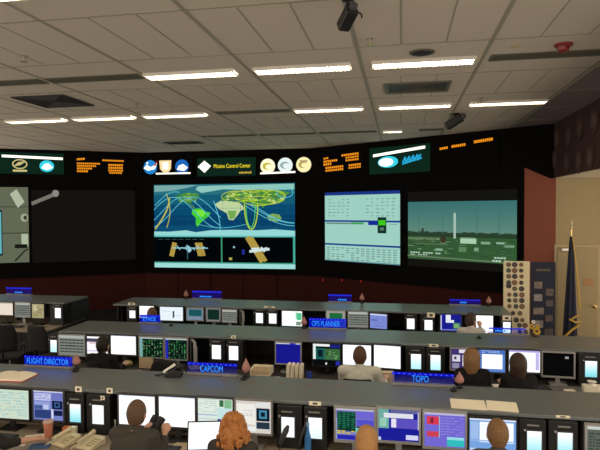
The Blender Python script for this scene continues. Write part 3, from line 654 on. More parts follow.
        R(0, 0, 1, 1, G((10, 12, 14))); R(0, 0, .62, .12, G((235, 240, 236))); R(.64, .02, 1, .18, G((30, 36, 120))); R(0, .1, .1, .72, G((225, 236, 232))); R(.1, .2, .42, .72, G((26, 92, 90))); R(.18, .28, .36, .6, G((12, 30, 40))); R(.42, .22, 1, .74, G((56, 100, 60)))
        P_ = R
        for k in range(24): x = random.uniform(.44, .9); y = random.uniform(.26, .66); R(x, y, x + .08, y + .05, G(random.choice(((110, 160, 90), (40, 70, 50), (90, 110, 90), (70, 150, 60)))))
        R(.84, .78, 1, .98, G((40, 44, 150))); R(.46, .86, .52, .96, G((225, 225, 225)))
    elif kind == 'docs':
        R(0, 0, 1, 1, G((66, 50, 110))); R(.35, .03, .8, .2, G((225, 220, 235))); R(.06, .3, .4, .62, G((215, 215, 225))); R(.14, .38, .24, .52, G((60, 60, 70))); R(.5, .3, .86, .84, G((225, 222, 225))); R(.06, .7, .36, .95, G((140, 140, 165)))
    elif kind == 'portal': R(0, 0, 1, 1, G((88, 130, 205))); R(0, .0, 1, .2, G((70, 110, 190))); lines(R, G((190, 215, 245)), .1, .8, .04, .18, 2); R(.12, .2, .9, .86, G((250, 251, 255), 1.2))
    elif kind == 'mail': R(0, 0, 1, 1, G((246, 246, 255), 1.2)); R(0, 0, 1, .09, G((180, 170, 230))); R(.86, .1, .97, .9, G((196, 186, 235)))
    elif kind == 'off': R(0, 0, 1, 1, G((9, 9, 9))); R(.72, .14, .84, .24, G((150, 150, 146)))
    elif kind == 'tan': R(0, 0, 1, 1, G((170, 160, 120))); lines(R, G((110, 100, 66)), .1, .9, .2, .9, 6, .6, .5); R(.1, .1, .4, .5, G((196, 186, 150)))
    elif kind == 'cream': R(0, 0, 1, 1, G((226, 212, 196), 1.1)); R(0, .0, 1, .1, G((190, 180, 170)))
    elif kind == 'figure': R(0, 0, 1, 1, G((225, 236, 242), 1.1)); R(.55, .3, .62, .8, G((40, 44, 50))); R(.1, .3, .45, .33, G((180, 200, 215))); R(.6, .6, .95, .63, G((180, 200, 215)))
    elif kind == 'teal': R(0, 0, 1, 1, G((110, 130, 150))); R(.12, .1, .9, .66, G((26, 84, 90))); lines(R, G((140, 170, 170)), .1, .9, .74, .95, 2)
    elif kind == 'dgreen': R(0, 0, 1, 1, G((120, 124, 124))); R(.08, .08, .94, .9, G((18, 44, 36)))
    elif kind == 'whitegreen': R(0, 0, 1, 1, G((242, 250, 245), 1.15)); R(.74, .12, .97, .6, G((80, 196, 140))); R(.68, .05, .74, .5, G((170, 210, 190))); R(.7, .7, .95, .95, G((130, 150, 130)))
    elif kind == 'greenpanel': R(0, 0, 1, 1, G((150, 150, 140))); R(.16, .14, .86, .62, G((30, 104, 58))); R(.02, .68, .98, .98, G((60, 96, 180)))
    elif kind == 'lilac': R(0, 0, 1, 1, G((124, 140, 214))); R(0, 0, 1, .1, G((210, 216, 240))); lines(R, G((90, 104, 170)), .1, .9, .25, .95, 7, .6, .3); R(.05, .42, .4, .46, G((30, 36, 80)))
    elif kind == 'navyboxes': R(0, 0, 1, 1, G((26, 28, 140))); R(.26, .03, .5, .5, G((235, 238, 248))); R(.26, .34, .66, .5, G((225, 230, 244))); R(.62, .5, .96, .86, G((60, 120, 96))); R(.66, .56, .9, .8, G((120, 170, 110))); R(0, .9, 1, .96, G((120, 130, 200))); R(0, .06, .06, .94, G((190, 196, 225)))
    elif kind == 'white': R(0, 0, 1, 1, G((250, 252, 255), 1.25)); R(0, .9, 1, .94, G((205, 214, 235)))
def monitor(row, u0, u1, v0, v1, kind, label, bez=DGREY, rz=0, thick=.016, group=None):
    Y = ROWS[row][0]
    a = on_y(u0, (v0 + v1) / 2, Y); b = on_y(u1, (v0 + v1) / 2, Y); um = (u0 + u1) / 2; zt = on_y(um, v0, Y).z; z0 = on_y(um, v1, Y).z
    w = (b.x - a.x) / max(.4, math.cos(rz)); h = zt - z0; t = thick
    r = empty('monitor', ((a.x + b.x) / 2, Y, DZ), rz, label=label, cat='monitor', group=group or 'monitors of the %s console row' % row); zb_ = z0 - DZ; zt_ = zt - DZ
    f = MB()
    for (x0, x1, q0, q1) in ((-w / 2 - t, w / 2 + t, zb_ - t * 1.3, zb_), (-w / 2 - t, w / 2 + t, zt_, zt_ + t), (-w / 2 - t, -w / 2, zb_, zt_), (w / 2, w / 2 + t, zb_, zt_)): f.box(x0, x1, -.008, .03, q0, q1)
    f.box(-w / 2, w / 2, .004, .03, zb_, zt_); f.box(-w / 2 + .03, w / 2 - .03, .03, .055, zb_ + .04, zt_ - .06)
    f.build('bezel', bez, r)
    mb = MB(); P, R, L = N(mb, w, h); ui(kind, R); s_ = mb.build('screen', None, r); s_.location = (0, .003, zb_); s_.scale.y = .35
    st = MB(); st.box(-.03, .03, .031, .05, .02, zb_ + .1); st.box(-.11, .11, -.05, .12, 0, .018); st.build('stand', bez, r)
    return r
A = 'front'
monitor(A, -9, 29, 389.5, 418.5, 'log', 'pale green log screen at the left edge of the front row, behind the paper cup', BLK)
monitor(A, 33.5, 63.2, 391, 420, 'desk', 'blue and white desktop screen with a dark dial, behind the pink paper cup', DGREY)
monitor(A, 119, 155, 395.5, 425, 'blank', 'bright white screen directly in front of the man with binoculars', DGREY)
monitor(A, 159, 195, 397, 427, 'blank2', 'bright blank white screen between the man with binoculars and the laptop', DGREY)
monitor(A, 198, 232.7, 398.5, 429.5, 'plan', 'pale green plan screen above the open white laptop', DGREY)
monitor(A, 236, 271, 401, 433, 'mixed', 'cream framed screen with a dark dial, behind the curly red hair', GREYP)
monitor(A, 336, 374, 409, 440.5, 'green_blue', 'screen of green tables and purple panes above the straight blonde hair', SILV, thick=.02)
monitor(A, 378.5, 419, 409.5, 441, 'windows', 'royal blue screen with overlapping white windows, in the front row', SILV, thick=.02)
monitor(A, 424.5, 465, 413, 447, 'alert', 'purple screen with two red blocks, in the front row', SILV, thick=.02)
monitor(A, 469.5, 516, 419, 454, 'bluewhite', 'black framed blue and white screen in front of the brown-haired man in the front row', BLK)
monitor(A, 587, 628, 427, 461, 'sheet', 'grey framed screen of dark green rows at the right end of the front row', SILV, thick=.02)
Bq = 'middle'
monitor(Bq, 59, 84.5, 335.5, 355, 'table', 'grey keypad-like table screen at the left end of the middle row', SILV)
monitor(Bq, 87, 108, 336.5, 354, 'bars', 'white screen with dark bars, behind the dark-haired man in black', BLK)
monitor(Bq, 111, 136, 335.8, 354.5, 'blank2', 'white screen just right of the dark-haired man in black', DGREY)
monitor(Bq, 139.7, 163, 337.5, 357, 'plots', 'dark screen of green numbers with a pale left strip, above the empty black chair', SILV)
monitor(Bq, 165.5, 187, 338.5, 359, 'plots2', 'dark screen of green numbers with a blue left strip, above the empty black chair', SILV)
monitor(Bq, 188.5, 196.5, 341.5, 364, 'off', 'silver framed screen turned aside, behind the lit CAPCOM sign', SILV, -1.0)
monitor(Bq, 276, 300.5, 343, 363.5, 'navy', 'plain deep blue screen in the middle row', SILV)
monitor(Bq, 313, 340, 344, 365.5, 'video', 'green and teal picture over black on the screen left of the pale-shirted man', BLK)
monitor(Bq, 343, 371, 345, 365, 'white', 'white screen directly behind the head of the man in the pale shirt', BLK)
monitor(Bq, 374, 400.5, 345.5, 368, 'blank', 'blank white screen between the man in the pale shirt and the TOPO sign', BLK, -.12)
monitor(Bq, 451, 474, 349, 369.5, 'docs', 'purple screen of white documents beside the long-haired blonde woman', SILV)
monitor(Bq, 479, 505, 350, 372, 'portal', 'blue page with a white block, between the blonde and the dark-haired woman', DGREY)
monitor(Bq, 509, 540, 350.5, 372, 'mail', 'white and lilac screen behind the dark-haired woman in black', DGREY)
monitor(Bq, 543, 573.5, 353, 376, 'off', 'switched-off black screen in a silver frame, in the middle row', SILV, -.06, thick=.02)
Cq = 'far'
monitor(Cq, -3, 13, 302.5, 315, 'cream', 'cream coloured screen at the left edge, on the far left-hand console', BLK)
monitor(Cq, 15.5, 30, 303, 316.5, 'table', 'grey table screen on the far left-hand console', SILV)
monitor(Cq, 32, 44, 304, 318, 'tan', 'tan picture screen on the far left-hand console', BLK)
monitor(Cq, 139.5, 154, 306, 318, 'white', 'white screen behind the person in blue in the far row', BLK)
monitor(Cq, 160, 183, 307, 320.5, 'figure', 'pale screen with a thin dark upright figure, in the far row', DGREY)
monitor(Cq, 187, 203, 308.5, 320, 'teal', 'silver framed teal screen in the far row, second after the person in blue', SILV)
monitor(Cq, 206.5, 220, 308.5, 321, 'dgreen', 'dark green screen in a silver frame, in the far row', SILV)
monitor(Cq, 222.5, 236.5, 310, 322, 'table', 'dim grey table screen in the far row, right of the dark green screen', SILV)
monitor(Cq, 239, 243.5, 311.5, 323, 'off', 'silver framed screen turned aside, in the far row', SILV, -1.05)
monitor(Cq, 282, 302, 311, 326, 'whitegreen', 'white screen with a green corner block, in the far row', DGREY)
monitor(Cq, 326.5, 345, 311, 326, 'greenpanel', 'silver framed screen with a green block, behind the OPS PLANNER sign', SILV)
monitor(Cq, 348.5, 367.5, 312, 327, 'table', 'dim grey table screen right of the OPS PLANNER sign', SILV)
monitor(Cq, 370, 387, 314, 328.5, 'lilac', 'lilac blue list screen in the far row, turned slightly aside', DGREY, -.25)
monitor(Cq, 440.5, 461, 314.5, 331, 'navyboxes', 'deep blue screen with white boxes, left of the man in the white shirt', DGREY)
monitor(Cq, 476, 493, 315.5, 333, 'white', 'white screen right of the man in the white shirt', BLK)

# ------------------------------------------------------------------ communication panels
def comm(row, p0, p1, s0, s1, v0, v1, label, tint=0, strips=1):
    Y = ROWS[row][0] + .02; vm = (v0 + v1) / 2
    a = on_y(p0, vm, Y); b = on_y(p1, vm, Y); sa = on_y(s0, vm, Y); sb = on_y(s1, vm, Y); um = (s0 + s1) / 2; zt = on_y(um, v0, Y).z - DZ; z0 = on_y(um, v1, Y).z - DZ
    cx = (a.x + b.x) / 2; w = b.x - a.x; r = empty('communication_panel', (cx, Y, DZ), label=label, cat='communication panel', group='communication panels in the %s row' % row)
    MB().box(-w / 2, w / 2, 0, .22, 0, ST0 - DZ - .003).build('housing', BLK, r, bevel=.006)
    x0 = sa.x - cx; x1 = sb.x - cx
    f = MB()
    for (q0, q1, e0, e1) in ((x0 - .012, x1 + .012, z0 - .012, z0), (x0 - .012, x1 + .012, zt, zt + .012), (x0 - .012, x0, z0, zt), (x1, x1 + .012, z0, zt)): f.box(q0, q1, -.008, -.0005, e0, e1)
    f.build('bezel', DGREY, r)
    mb = MB(); k = 8
    for i in range(k):
        t = i / k; c = [int(x * (1 - t * tint) + y * t * tint) for x, y in zip((250, 253, 255), (110, 205, 215))]
        mb.poly([(x0, z0 + (zt - z0) * (1 - t - 1 / k)), (x1, z0 + (zt - z0) * (1 - t - 1 / k)), (x1, z0 + (zt - z0) * (1 - t)), (x0, z0 + (zt - z0) * (1 - t))], -.001, glow(tuple(c), 1.2))
    mb.build('screen', None, r)
    if strips:
        MB().box(x0 + .0, x1 - .02, -.004, -.0005, zt + .045, zt + .06).build('label_strip', GREYP, r)
    MB().lathe([(.012, 0), (.012, .012), (.008, .016)], 12, None, (x0 - .02, -.0005, zt + .005), Matrix.Rotation(PI / 2, 4, 'X')).build('knob', SILV, r)
comm(A, 66, 84, 70, 81, 404, 422, 'black communication panel with a cyan tinted display, beside the blue desktop screen', .9)
comm(A, 86.5, 110, 92.5, 104, 405, 424, 'black communication panel with a white display, behind the cream telephones', .1)
comm(A, 277, 302, 281.5, 294.5, 417, 437, 'black communication panel whose white display is crossed by a black handset', .1)
comm(A, 304, 327, 308.5, 322, 417.5, 438.5, 'black communication panel with a pale display and a blue object before it', .25)
comm(A, 519, 546, 527, 541.5, 431, 451, 'black communication panel just right of the brown-haired man in the front row', .7)
comm(A, 548.5, 578, 557.5, 572.5, 432.5, 452, 'black communication panel next to the last front row screen', .7)
comm(Bq, 48.5, 57.5, 50.5, 57, 340, 352, 'narrow communication panel with a pale cyan display at the left end of the middle row', .5)
comm(Bq, 209, 225, 212, 221, 345, 359, 'black communication panel above the lit letters of the CAPCOM sign', .05)
comm(Bq, 226.5, 243, 229, 238.3, 346, 360, 'black communication panel above the right end of the CAPCOM sign', .05)
comm(Bq, 405.5, 425, 411, 421, 354, 369, 'black communication panel directly above the TOPO letters', .6)
comm(Bq, 426, 445, 430.5, 440.5, 355, 370, 'black communication panel above the right end of the TOPO sign', .6)
comm(Bq, 578.5, 603, 585, 597, 361, 377, 'communication panel with a light blue display at the right end of the middle row', 1.0)
comm(Cq, 50, 63, 55, 61, 308, 318, 'communication panel at the right end of the far left-hand console', .05)
comm(Cq, 126.5, 137, 129.5, 135.5, 310.5, 318, 'communication panel at the left end of the far row, beside the person in blue', .05)
comm(Cq, 253, 265, 256, 263, 313, 323, 'left one of two far row communication panels beside the white and green screen', .05)
comm(Cq, 266, 278, 269, 276.5, 313.5, 323.5, 'communication panel directly left of the white and green screen in the far row', .05)
comm(Cq, 404.5, 417, 407, 414.5, 318.5, 329, 'communication panel with a plain white display right of the lilac screen in the far row', .05)
comm(Cq, 420, 435, 424.5, 432.5, 320, 330, 'communication panel with a cream card on top, left of the deep blue far row screen', .1)
comm(Cq, 500, 512, 503, 510.5, 322, 333, 'communication panel at the right end of the far row, below the cream patch board', .3)

# ------------------------------------------------------------------ name signs on the shelves
ACR = acrylic('blue lit acrylic', (.004, .02, .75), .9, .55)
LEDB = glow((14, 22, 200), 1.0); DOT = glow((84, 92, 235), 1.0); TXT = glow((44, 140, 255), 1.25)
def name_sign(row, u0, u1, vb, v0, txt, tu, label, clear=.45):
    Y = ROWS[row][2] - .06; a = on_z(u0, vb, ST1); 
    a = on_y(u0, vb, Y); b = on_y(u1, vb, Y); w = b.x - a.x; h = on_y((u0 + u1) / 2, v0, Y).z - ST1
    h = max(.085, h)
    r = empty('name_sign', ((a.x + b.x) / 2, Y, ST1 + .001), label=label, cat='sign', group='blue lit name signs on the console shelves')
    MB().box(-w / 2, w / 2, -.035, .035, 0, .022).build('base', GREYP, r, bevel=.004)
    MB().box(-w / 2 + .01, w / 2 - .01, -.004, .004, .0225, h).build('panel', acrylic('blue lit acrylic', (.003, .012, .55), .9, clear), r)
    MB().box(-w / 2 + .01, w / 2 - .01, -.0065, -.0045, h * .80, h).build('light_strip', LEDB, r)
    d = MB(); n = int(w / .055)
    for k in range(n):
        x = -w / 2 + .03 + (w - .06) * k / max(1, n - 1); d.poly([(x - .009, h * .85), (x + .009, h * .85), (x + .009, h * .95), (x - .009, h * .95)], -.0072, DOT)
    d.build('dot_pattern', None, r)
    x0 = on_y(tu[0], vb, Y).x; x1 = on_y(tu[1], vb, Y).x
    if txt:
        t = text_mb(txt, .08, TXT); xs = [v[0] for v in t.v]; zs = [v[2] for v in t.v]; sx = (x1 - x0) / (max(xs) - min(xs)); sz = h * (.50) / (max(zs) - min(zs))
        t.v = [((v[0] - (max(xs) + min(xs)) / 2) * sx, v[1], (v[2] - (max(zs) + min(zs)) / 2) * sz) for v in t.v]
        o = t.build('lettering', None, r); o.location = ((x0 + x1) / 2 - (a.x + b.x) / 2, -.008, .0225 + h * .38)
    else:
        q_ = MB(); c0 = (x0 + x1) / 2 - (a.x + b.x) / 2; n = 5; ww = (x1 - x0)
        for k in range(n):
            x = c0 - ww / 2 + ww * k / n; q_.poly([(x, .045), (x + ww / n * .7, .045), (x + ww / n * .7, .045 + .03 + .006 * (k % 2)), (x, .045 + .03)], -.008, TXT)
        q_.build('lettering', None, r)
    return r
name_sign(A, 24, 73, 370, 356.5, 'FLIGHT DIRECTOR', (27.5, 69), 'blue lit FLIGHT DIRECTOR sign on the front row shelf')
name_sign(A, 187, 238, 376, 363, 'CAPCOM', (200.5, 223), 'blue lit CAPCOM sign on the front row shelf', .90)
name_sign(A, 391, 455, 386.5, 373, 'TOPO', (412, 428.5), 'blue lit TOPO sign on the front row shelf', .88)
name_sign(Bq, 139.5, 161, 323.5, 315, 'ETHOS', (143.5, 156), 'blue lit ETHOS sign on the middle row shelf')
name_sign(Bq, 308.5, 347, 329, 318.5, 'OPS PLANNER', (312, 340), 'blue lit OPS PLANNER sign on the middle row shelf')
name_sign(Bq, 488, 526, 337, 328, None, (495, 506), 'blue lit name sign on the middle row shelf below the man in the white shirt', .88)
name_sign(Cq, 6, 32, 293.5, 287.5, None, (15, 23), 'blue lit name sign on the far left-hand shelf', .88)
name_sign(Cq, 192, 222, 298.5, 291, None, (200, 212), 'blue lit name sign on the far shelf below the world map screen', .88)
name_sign(Cq, 328, 352, 301, 294.5, None, (338, 347), 'blue lit name sign on the far shelf below the pale green table screen', .88)
name_sign(Cq, 449, 481, 306.5, 299.5, None, (460, 467), 'blue lit name sign on the far shelf below the launch site screen', .88)


# ------------------------------------------------------------------ things on the shelves
def book(c, rz):
    r = empty('open_book', c, rz, label='open book with red cover lying on the front row shelf at the left edge', cat='book')
    MB().box(-.25, .25, -.16, .16, 0, .008).build('cover', REDC, r)
    for s in (-1, 1):
        mb = MB(); vs = []; n = 8
        for k in range(n + 1):
            t = k / n; z = .0085 + .030 * math.sin(PI * (.15 + .85 * t)) ** .7 * (1 - .35 * t)
            for y in (-.15, .15): vs += [(s * .24 * t, y, z), (s * .24 * t, y, .0082)]
        fs = []
        for k in range(n):
            a = k * 4; b = a + 4; fs += [(a, a + 2, b + 2, b), (a + 1, b + 1, b + 3, a + 3), (a, b, b + 1, a + 1), (a + 2, a + 3, b + 3, b + 2)]
        fs += [(0, 1, 3, 2), (n * 4, n * 4 + 2, n * 4 + 3, n * 4 + 1)]
        mb.add(vs, fs).build('pages', PAPERY, r)
book(on_z(11, 377.5, ST1 + .001), .05)
def flat(name, cx, cy, z, w, d, h, m, rz, label, cat, **k): return MB().box(-w / 2, w / 2, -d / 2, d / 2, 0, h).build(name, m, loc=(cx, cy, z), rz=rz, label=label, cat=cat, **k)
p = on_z(468, 404.5, ST1 + .001); flat('paper_sheet', p.x, p.y, p.z, .335, .27, .006, PAPERY, -.03, 'cream sheet on the front row shelf, the one nearer the TOPO sign', 'paper')
p = on_z(502, 406.5, ST1 + .001); flat('paper_sheet', p.x, p.y, p.z, .285, .27, .006, PAPERY, -.10, 'cream sheet on the front row shelf, the one above the brown-haired man', 'paper')
for i, (u, v, row) in enumerate(((252, 382, 0), (224.5, 381, 0), (281, 383.5, 0), (311, 385, 0), (341, 386.5, 0), (282.5, 330.6, 1), (306, 331.2, 1), (331, 332.6, 1))):  # flat red marks standing in for reflections of red LEDs
    p = on_z(u, v, ST1 + .0005); flat('shelf_reflection', p.x, p.y, p.z, .07, .028, .0015, mat('salmon sticker', (.36, .15, .12), .6), 0, 'small painted red sticker on the grey %s row shelf' % ('middle', 'front')[row == 0], 'reflection', group='painted red reflections on the %s row shelf' % ('middle', 'front')[row == 0])
for u, v, lb in ((243.5, 379.5, 'small black microphone puck right of the CAPCOM sign'), (453.5, 391, 'small black microphone puck right of the TOPO sign'), (75.5, 371.5, 'small black microphone puck right of the FLIGHT DIRECTOR sign'), (171, 325.6, 'small black puck right of the ETHOS sign'), (479, 338.5, 'small black puck on the middle row shelf below the man in the white shirt')):
    p = on_z(u, v, ST1 + .0005); r = empty('microphone_puck', p, label=lb, cat='microphone', group='microphone pucks')
    MB().lathe([(.035, 0), (.038, .012), (.03, .022)], 16).build('base', BLK, r, True); MB().tube([(0, 0, .0225), (.004, .0, .045)], [.008, .012], 10).build('head', BLK, r, True)
def drop(row, u, v0, v1, lb):
    Y = ROWS[row][2] - .08; a = on_y(u, v0, Y); h = a.z - ST1 - .001; r = empty('ornament', (a.x, Y, ST1 + .001), label=lb, cat='ornament', group='pink teardrop ornaments')
    MB().lathe([(.04, 0), (.04, .01), (.012, .016), (.01, h * .25)], 14).build('base', BLK, r, True)
    MB().lathe([(.012, h * .25 + .001), (.045, h * .38), (.05, h * .5), (.036, h * .68), (.014, h * .86), (.003, h)], 16).build('body', PINK, r, True)
drop(A, 246, 358, 371, 'pink teardrop ornament just right of the CAPCOM sign')
drop(A, 459.5, 371.5, 385, 'pink teardrop ornament just right of the TOPO sign')
drop(A, 76.5, 354, 364, 'pink teardrop ornament just right of the FLIGHT DIRECTOR sign')
drop(Cq, 186, 290, 298, 'pink teardrop ornament left of the far shelf sign below the world map screen')
drop(Cq, 362, 293, 302, 'pink teardrop ornament on the far shelf below the pale green table screen')
drop(Cq, 488.7, 296, 308, 'pink teardrop ornament at the right end of the far shelf')
drop(Bq, 304, 316, 328, 'pink teardrop ornament left of the OPS PLANNER sign')
# desk telephone left on the shelf
p = on_z(172, 376, ST1 + .001); r = empty('telephone', p, .15, label='black desk telephone with a white handset, on the front row shelf left of CAPCOM', cat='telephone')
MB().prism([(-.07, 0), (.12, 0), (.12, .07), (.05, .09), (-.07, .03)], -.07, .07).build('base', BLK, r, bevel=.008)
mb = MB(); mb.tube([(-.09, -.03, .055), (-.05, -.03, .085), (.0, -.03, .115), (.045, -.03, .145)], [.016, .014, .014, .018], 10); mb.build('handset', PAPER, r, True)
MB().ell((.085, 0, .115), (.045, .05, .035)).build('cradle', BLK, r, True)
MB().tube([(-.071, 0, .012), (-.12, .01, .02), (-.16, -.01, .012), (-.2, .01, .008)], .010, 8).build('cord', BLK, r, True)
# flowers on the middle shelf
p = on_z(536, 342, ST1 + .001); p.y = ROWS[Bq][2] - .12; p.x = on_y(535, 335, p.y).x
r = empty('flower_arrangement', p, label='small arrangement of yellow flowers on the middle shelf before the exhibit boards', cat='flowers')
MB().lathe([(.05, 0), (.065, .05), (.06, .055)], 16).build('pot', mat('dark pot', (.07, .05, .04), .6), r, True)
YF = mat('yellow petals', (.62, .38, .05), .7, var=.3)
for i, (x, y, z, rr) in enumerate(((.01, -.06, .095, .06), (-.055, -.03, .16, .045), (.045, .02, .15, .035), (-.02, .02, .22, .03))):
    MB().tube([(0, 0, .056), (x * .6, y * .6, .056 + (z - .056) * .6), (x, y + .01, z)], .005, 6).build('stem', mat('stem green', (.06, .09, .03), .7), r, True)
    q_ = MB(); T = Matrix.Translation((x, y - .004, z)) @ Matrix.Rotation(math.radians(70), 4, 'X')
    for k in range(12):
        a = 2 * PI * k / 12; q_.ell((0, 0, 0), (rr * .42, rr * .16, rr * .08), YF if i != 3 else PAPER, 8, 5, T @ Matrix.Rotation(a, 4, 'Z') @ Matrix.Translation((rr * .62, 0, 0)))
    q_.build('petals', None, r, True)
    MB().ell((0, 0, 0), (rr * .34, rr * .34, rr * .18), None, 10, 6, T @ Matrix.Translation((0, 0, .006))).build('flower_centre', mat('flower centre', (.06, .03, .015), .8), r, True)
# cards hanging from the shelf edge
def card(row, u0, u1, v0, v1, lb, dy=-.006, m=None):
    Y = ROWS[row][1] + dy if dy > -.05 else ROWS[row][0] + .008
    a = on_y(u0, (v0 + v1) / 2, Y); b = on_y(u1, (v0 + v1) / 2, Y); z1 = on_y((u0 + u1) / 2, v0, Y).z; z0 = on_y((u0 + u1) / 2, v1, Y).z
    w = b.x - a.x; mb = MB(); mb.box(-w / 2, w / 2, 0, .004, z0 - z1, 0, PAPERY); mb.box(-w * .2, w * .2, -.001, -.0002, (z0 - z1) * .75, (z0 - z1) * .3, DGREY)
    mb.build('paper_card', None, loc=((a.x + b.x) / 2, Y, z1), label=lb, cat='card', group='paper cards on the consoles')
card(A, 75, 81.5, 386.5, 392, 'cream card hanging from the shelf above the cyan tinted display')
card(A, 106.5, 112.5, 388, 393.5, 'cream card hanging from the shelf left of the man with binoculars')
card(A, 100.5, 104.5, 396, 400, 'small cream card on the panel with the white display behind the cream telephones', -.1)
card(Cq, 427, 435, 312.5, 317.5, 'cream card on top of a far row panel, left of the deep blue screen', -.1)
card(Cq, 502.5, 511, 315.5, 320.5, 'cream card at the right end of the far row, below the patch board', -.1)
card(A, 309, 321, 401.5, 405.5, 'cream card at the shelf edge above the pale display with the blue object')
card(A, 556, 570, 415.5, 418, 'narrow cream card at the shelf edge above the last front row panel')
card(Bq, 429, 438.5, 344, 347, 'cream card at the shelf edge above the TOPO sign')
card(Bq, 231, 236, 335.5, 338.5, 'cream card at the shelf edge above the CAPCOM sign')
card(Cq, 264, 275, 306, 308, 'cream card at the far shelf edge, left of the white and green screen')
card(Cq, 128, 135, 302.5, 305, 'cream card at the left end of the far row shelf')

# ------------------------------------------------------------------ things on the desks
def keyboard(x, y, lb, grp, m=BLK):
    r = empty('keyboard', (x, y, DZ + .001), label=lb, cat='keyboard', group=grp)
    MB().box(-.22, .22, -.075, .075, 0, .018).build('body', m, r, bevel=.004)
    k = MB()
    for i in range(15):
        for j in range(5): k.box(-.21 + i * .028, -.21 + i * .028 + .022, -.065 + j * .026, -.065 + j * .026 + .020, .0183, .025)
    k.build('keys', DGREY if m == BLK else GREYP, r)
keyboard(-4.25, 5.2, 'black keyboard before the pale green log screen', 'keyboards')
keyboard(-2.40, 5.2, 'black keyboard before the man with binoculars', 'keyboards')
for x, n in ((.0, 'royal blue screen'), (.43, 'purple screen with red blocks'), (.9, 'blue and white screen')): keyboard(x, 5.12, 'black keyboard below the %s of the front row' % n, 'keyboards')
for x, n in ((-4.35, 'man in black'), (-.62, 'man in the pale shirt'), (1.24, 'blonde woman'), (1.76, 'dark-haired woman')): keyboard(x, 7.82, 'black keyboard in the middle row before the %s' % n, 'keyboards')
keyboard(2.18, 7.84, 'grey keyboard below the switched-off silver framed screen', 'keyboards', GREYP)
keyboard(-7.95, 10.3, 'dark keyboard on the far left-hand tan desk below the grey table screen', 'keyboards'); keyboard(-8.5, 10.3, 'dark keyboard on the far left-hand tan desk below the cream screen', 'keyboards'); keyboard(-7.45, 10.3, 'putty keyboard on the far left-hand tan desk below the tan screen', 'keyboards', GREYP)
def phone(c, rz, lb):
    r = empty('telephone', c, rz, label=lb, cat='telephone', group='cream desk telephones')
    MB().add(*(lambda P: (P, [(0, 1, 3, 2), (4, 6, 7, 5), (0, 4, 5, 1), (2, 3, 7, 6), (0, 2, 6, 4), (1, 5, 7, 3)]))([(x, y, z) for x, y, z in ((-.10, -.11, 0), (.10, -.11, 0), (-.10, .11, 0), (.10, .11, 0), (-.10, -.11, .03), (.10, -.11, .03), (-.10, .11, .075), (.10, .11, .075))])).build('base', CREAM, r, bevel=.008)
    MB().tube([(-.06, -.105, .066), (-.06, -.06, .083), (-.06, .05, .10), (-.06, .105, .105)], [.026, .016, .016, .026], 12).build('handset', CREAM, r, True)
    k = MB()
    for i in range(3):
        for j in range(4): zz = .03 + .045 * (.05 + j * .033 + .11) / .22 - .012; k.box(.0 + i * .03, .022 + i * .03, -.08 + j * .036, -.058 + j * .036, .035 + .0074 * j, .043 + .0074 * j)
    k.build('keypad', mat('phone keys', (.42, .36, .22), .5), r)
    MB().tube([(-.06, -.115, .05), (-.12, -.15, .012), (-.15, -.08, .012), (-.13, 0, .012), (-.101, .04, .012)], .006, 6).build('cord', CREAM, r, True)
p = on_z(66, 443, DZ + .001); phone(p, -.35, 'cream desk telephone behind the cyan tinted panel display, nearer the pink cup')
p = on_z(91, 446, DZ + .001); phone(p, -.25, 'cream desk telephone next to the man with binoculars')
p = on_z(48.5, 437, DZ + .001); r = empty('paper_cup', p, label='pink paper cup with pale lid on the front row desk', cat='cup')
MB().lathe([(.036, 0), (.052, .16)], 20).build('cup', mat('pink cup', (.62, .22, .14), .5, var=.3, scale=14), r, True); MB().lathe([(.056, .1605), (.056, .172), (.045, .182)], 20).build('lid', mat('pale lid', (.62, .42, .34), .5), r, True)
p = on_z(70, 436, DZ + .001); r = empty('carton', p, .1, label='small orange and white carton behind the cream telephones', cat='box')
mb = MB(); mb.box(-.07, .005, -.03, .03, 0, .10, mat('orange carton', (.65, .2, .05), .6)); mb.box(.005, .07, -.03, .03, 0, .10, PAPERY); mb.build('box', None, r)
p = on_z(35, 438, DZ + .003); flat('notebook', p.x, p.y, p.z, .2, .13, .015, PAPERY, .5, 'cream notebook beside the pink paper cup', 'notebook')
p = on_z(16, 442, DZ + .003); flat('paper_sheet', p.x, p.y, p.z, .27, .2, .006, PAPER, .15, 'white sheet with a pen on the front row desk at the left edge', 'paper')
MB().tube([(-.07, -.03, 0), (.06, .04, 0)], .005, 8).build('pen', BLK, loc=(p.x - .02, p.y, p.z + .0115), label='dark pen lying on the white sheet at the left edge', cat='pen')
p = on_z(40, 446.5, DZ + .003); flat('folder', p.x, p.y, p.z, .2, .12, .008, mat('blue folder', (.05, .11, .26), .5), .3, 'blue folder lying under the forearm at the left edge', 'folder')
p = on_z(112, 432, DZ + .002); r = MB(); r.prism([(-.035, 0), (.035, 0), (.05, .13), (-.01, .17)], 0, .004, PAPER); r.prism([(-.034, .002), (.034, .002), (.038, .05), (.0, .09)], -.003, -.0005, mat('purple print', (.12, .03, .22), .6)); r.build('leaflet', None, loc=p, label='white leaflet with purple corner propped left of the man with binoculars', cat='leaflet')
p = on_z(182, 446.5, DZ + .002); flat('envelope', p.x, p.y, p.z, .20, .17, .01, KRAFT, -.25, 'tan envelope on the desk between the man with binoculars and the laptop', 'envelope')
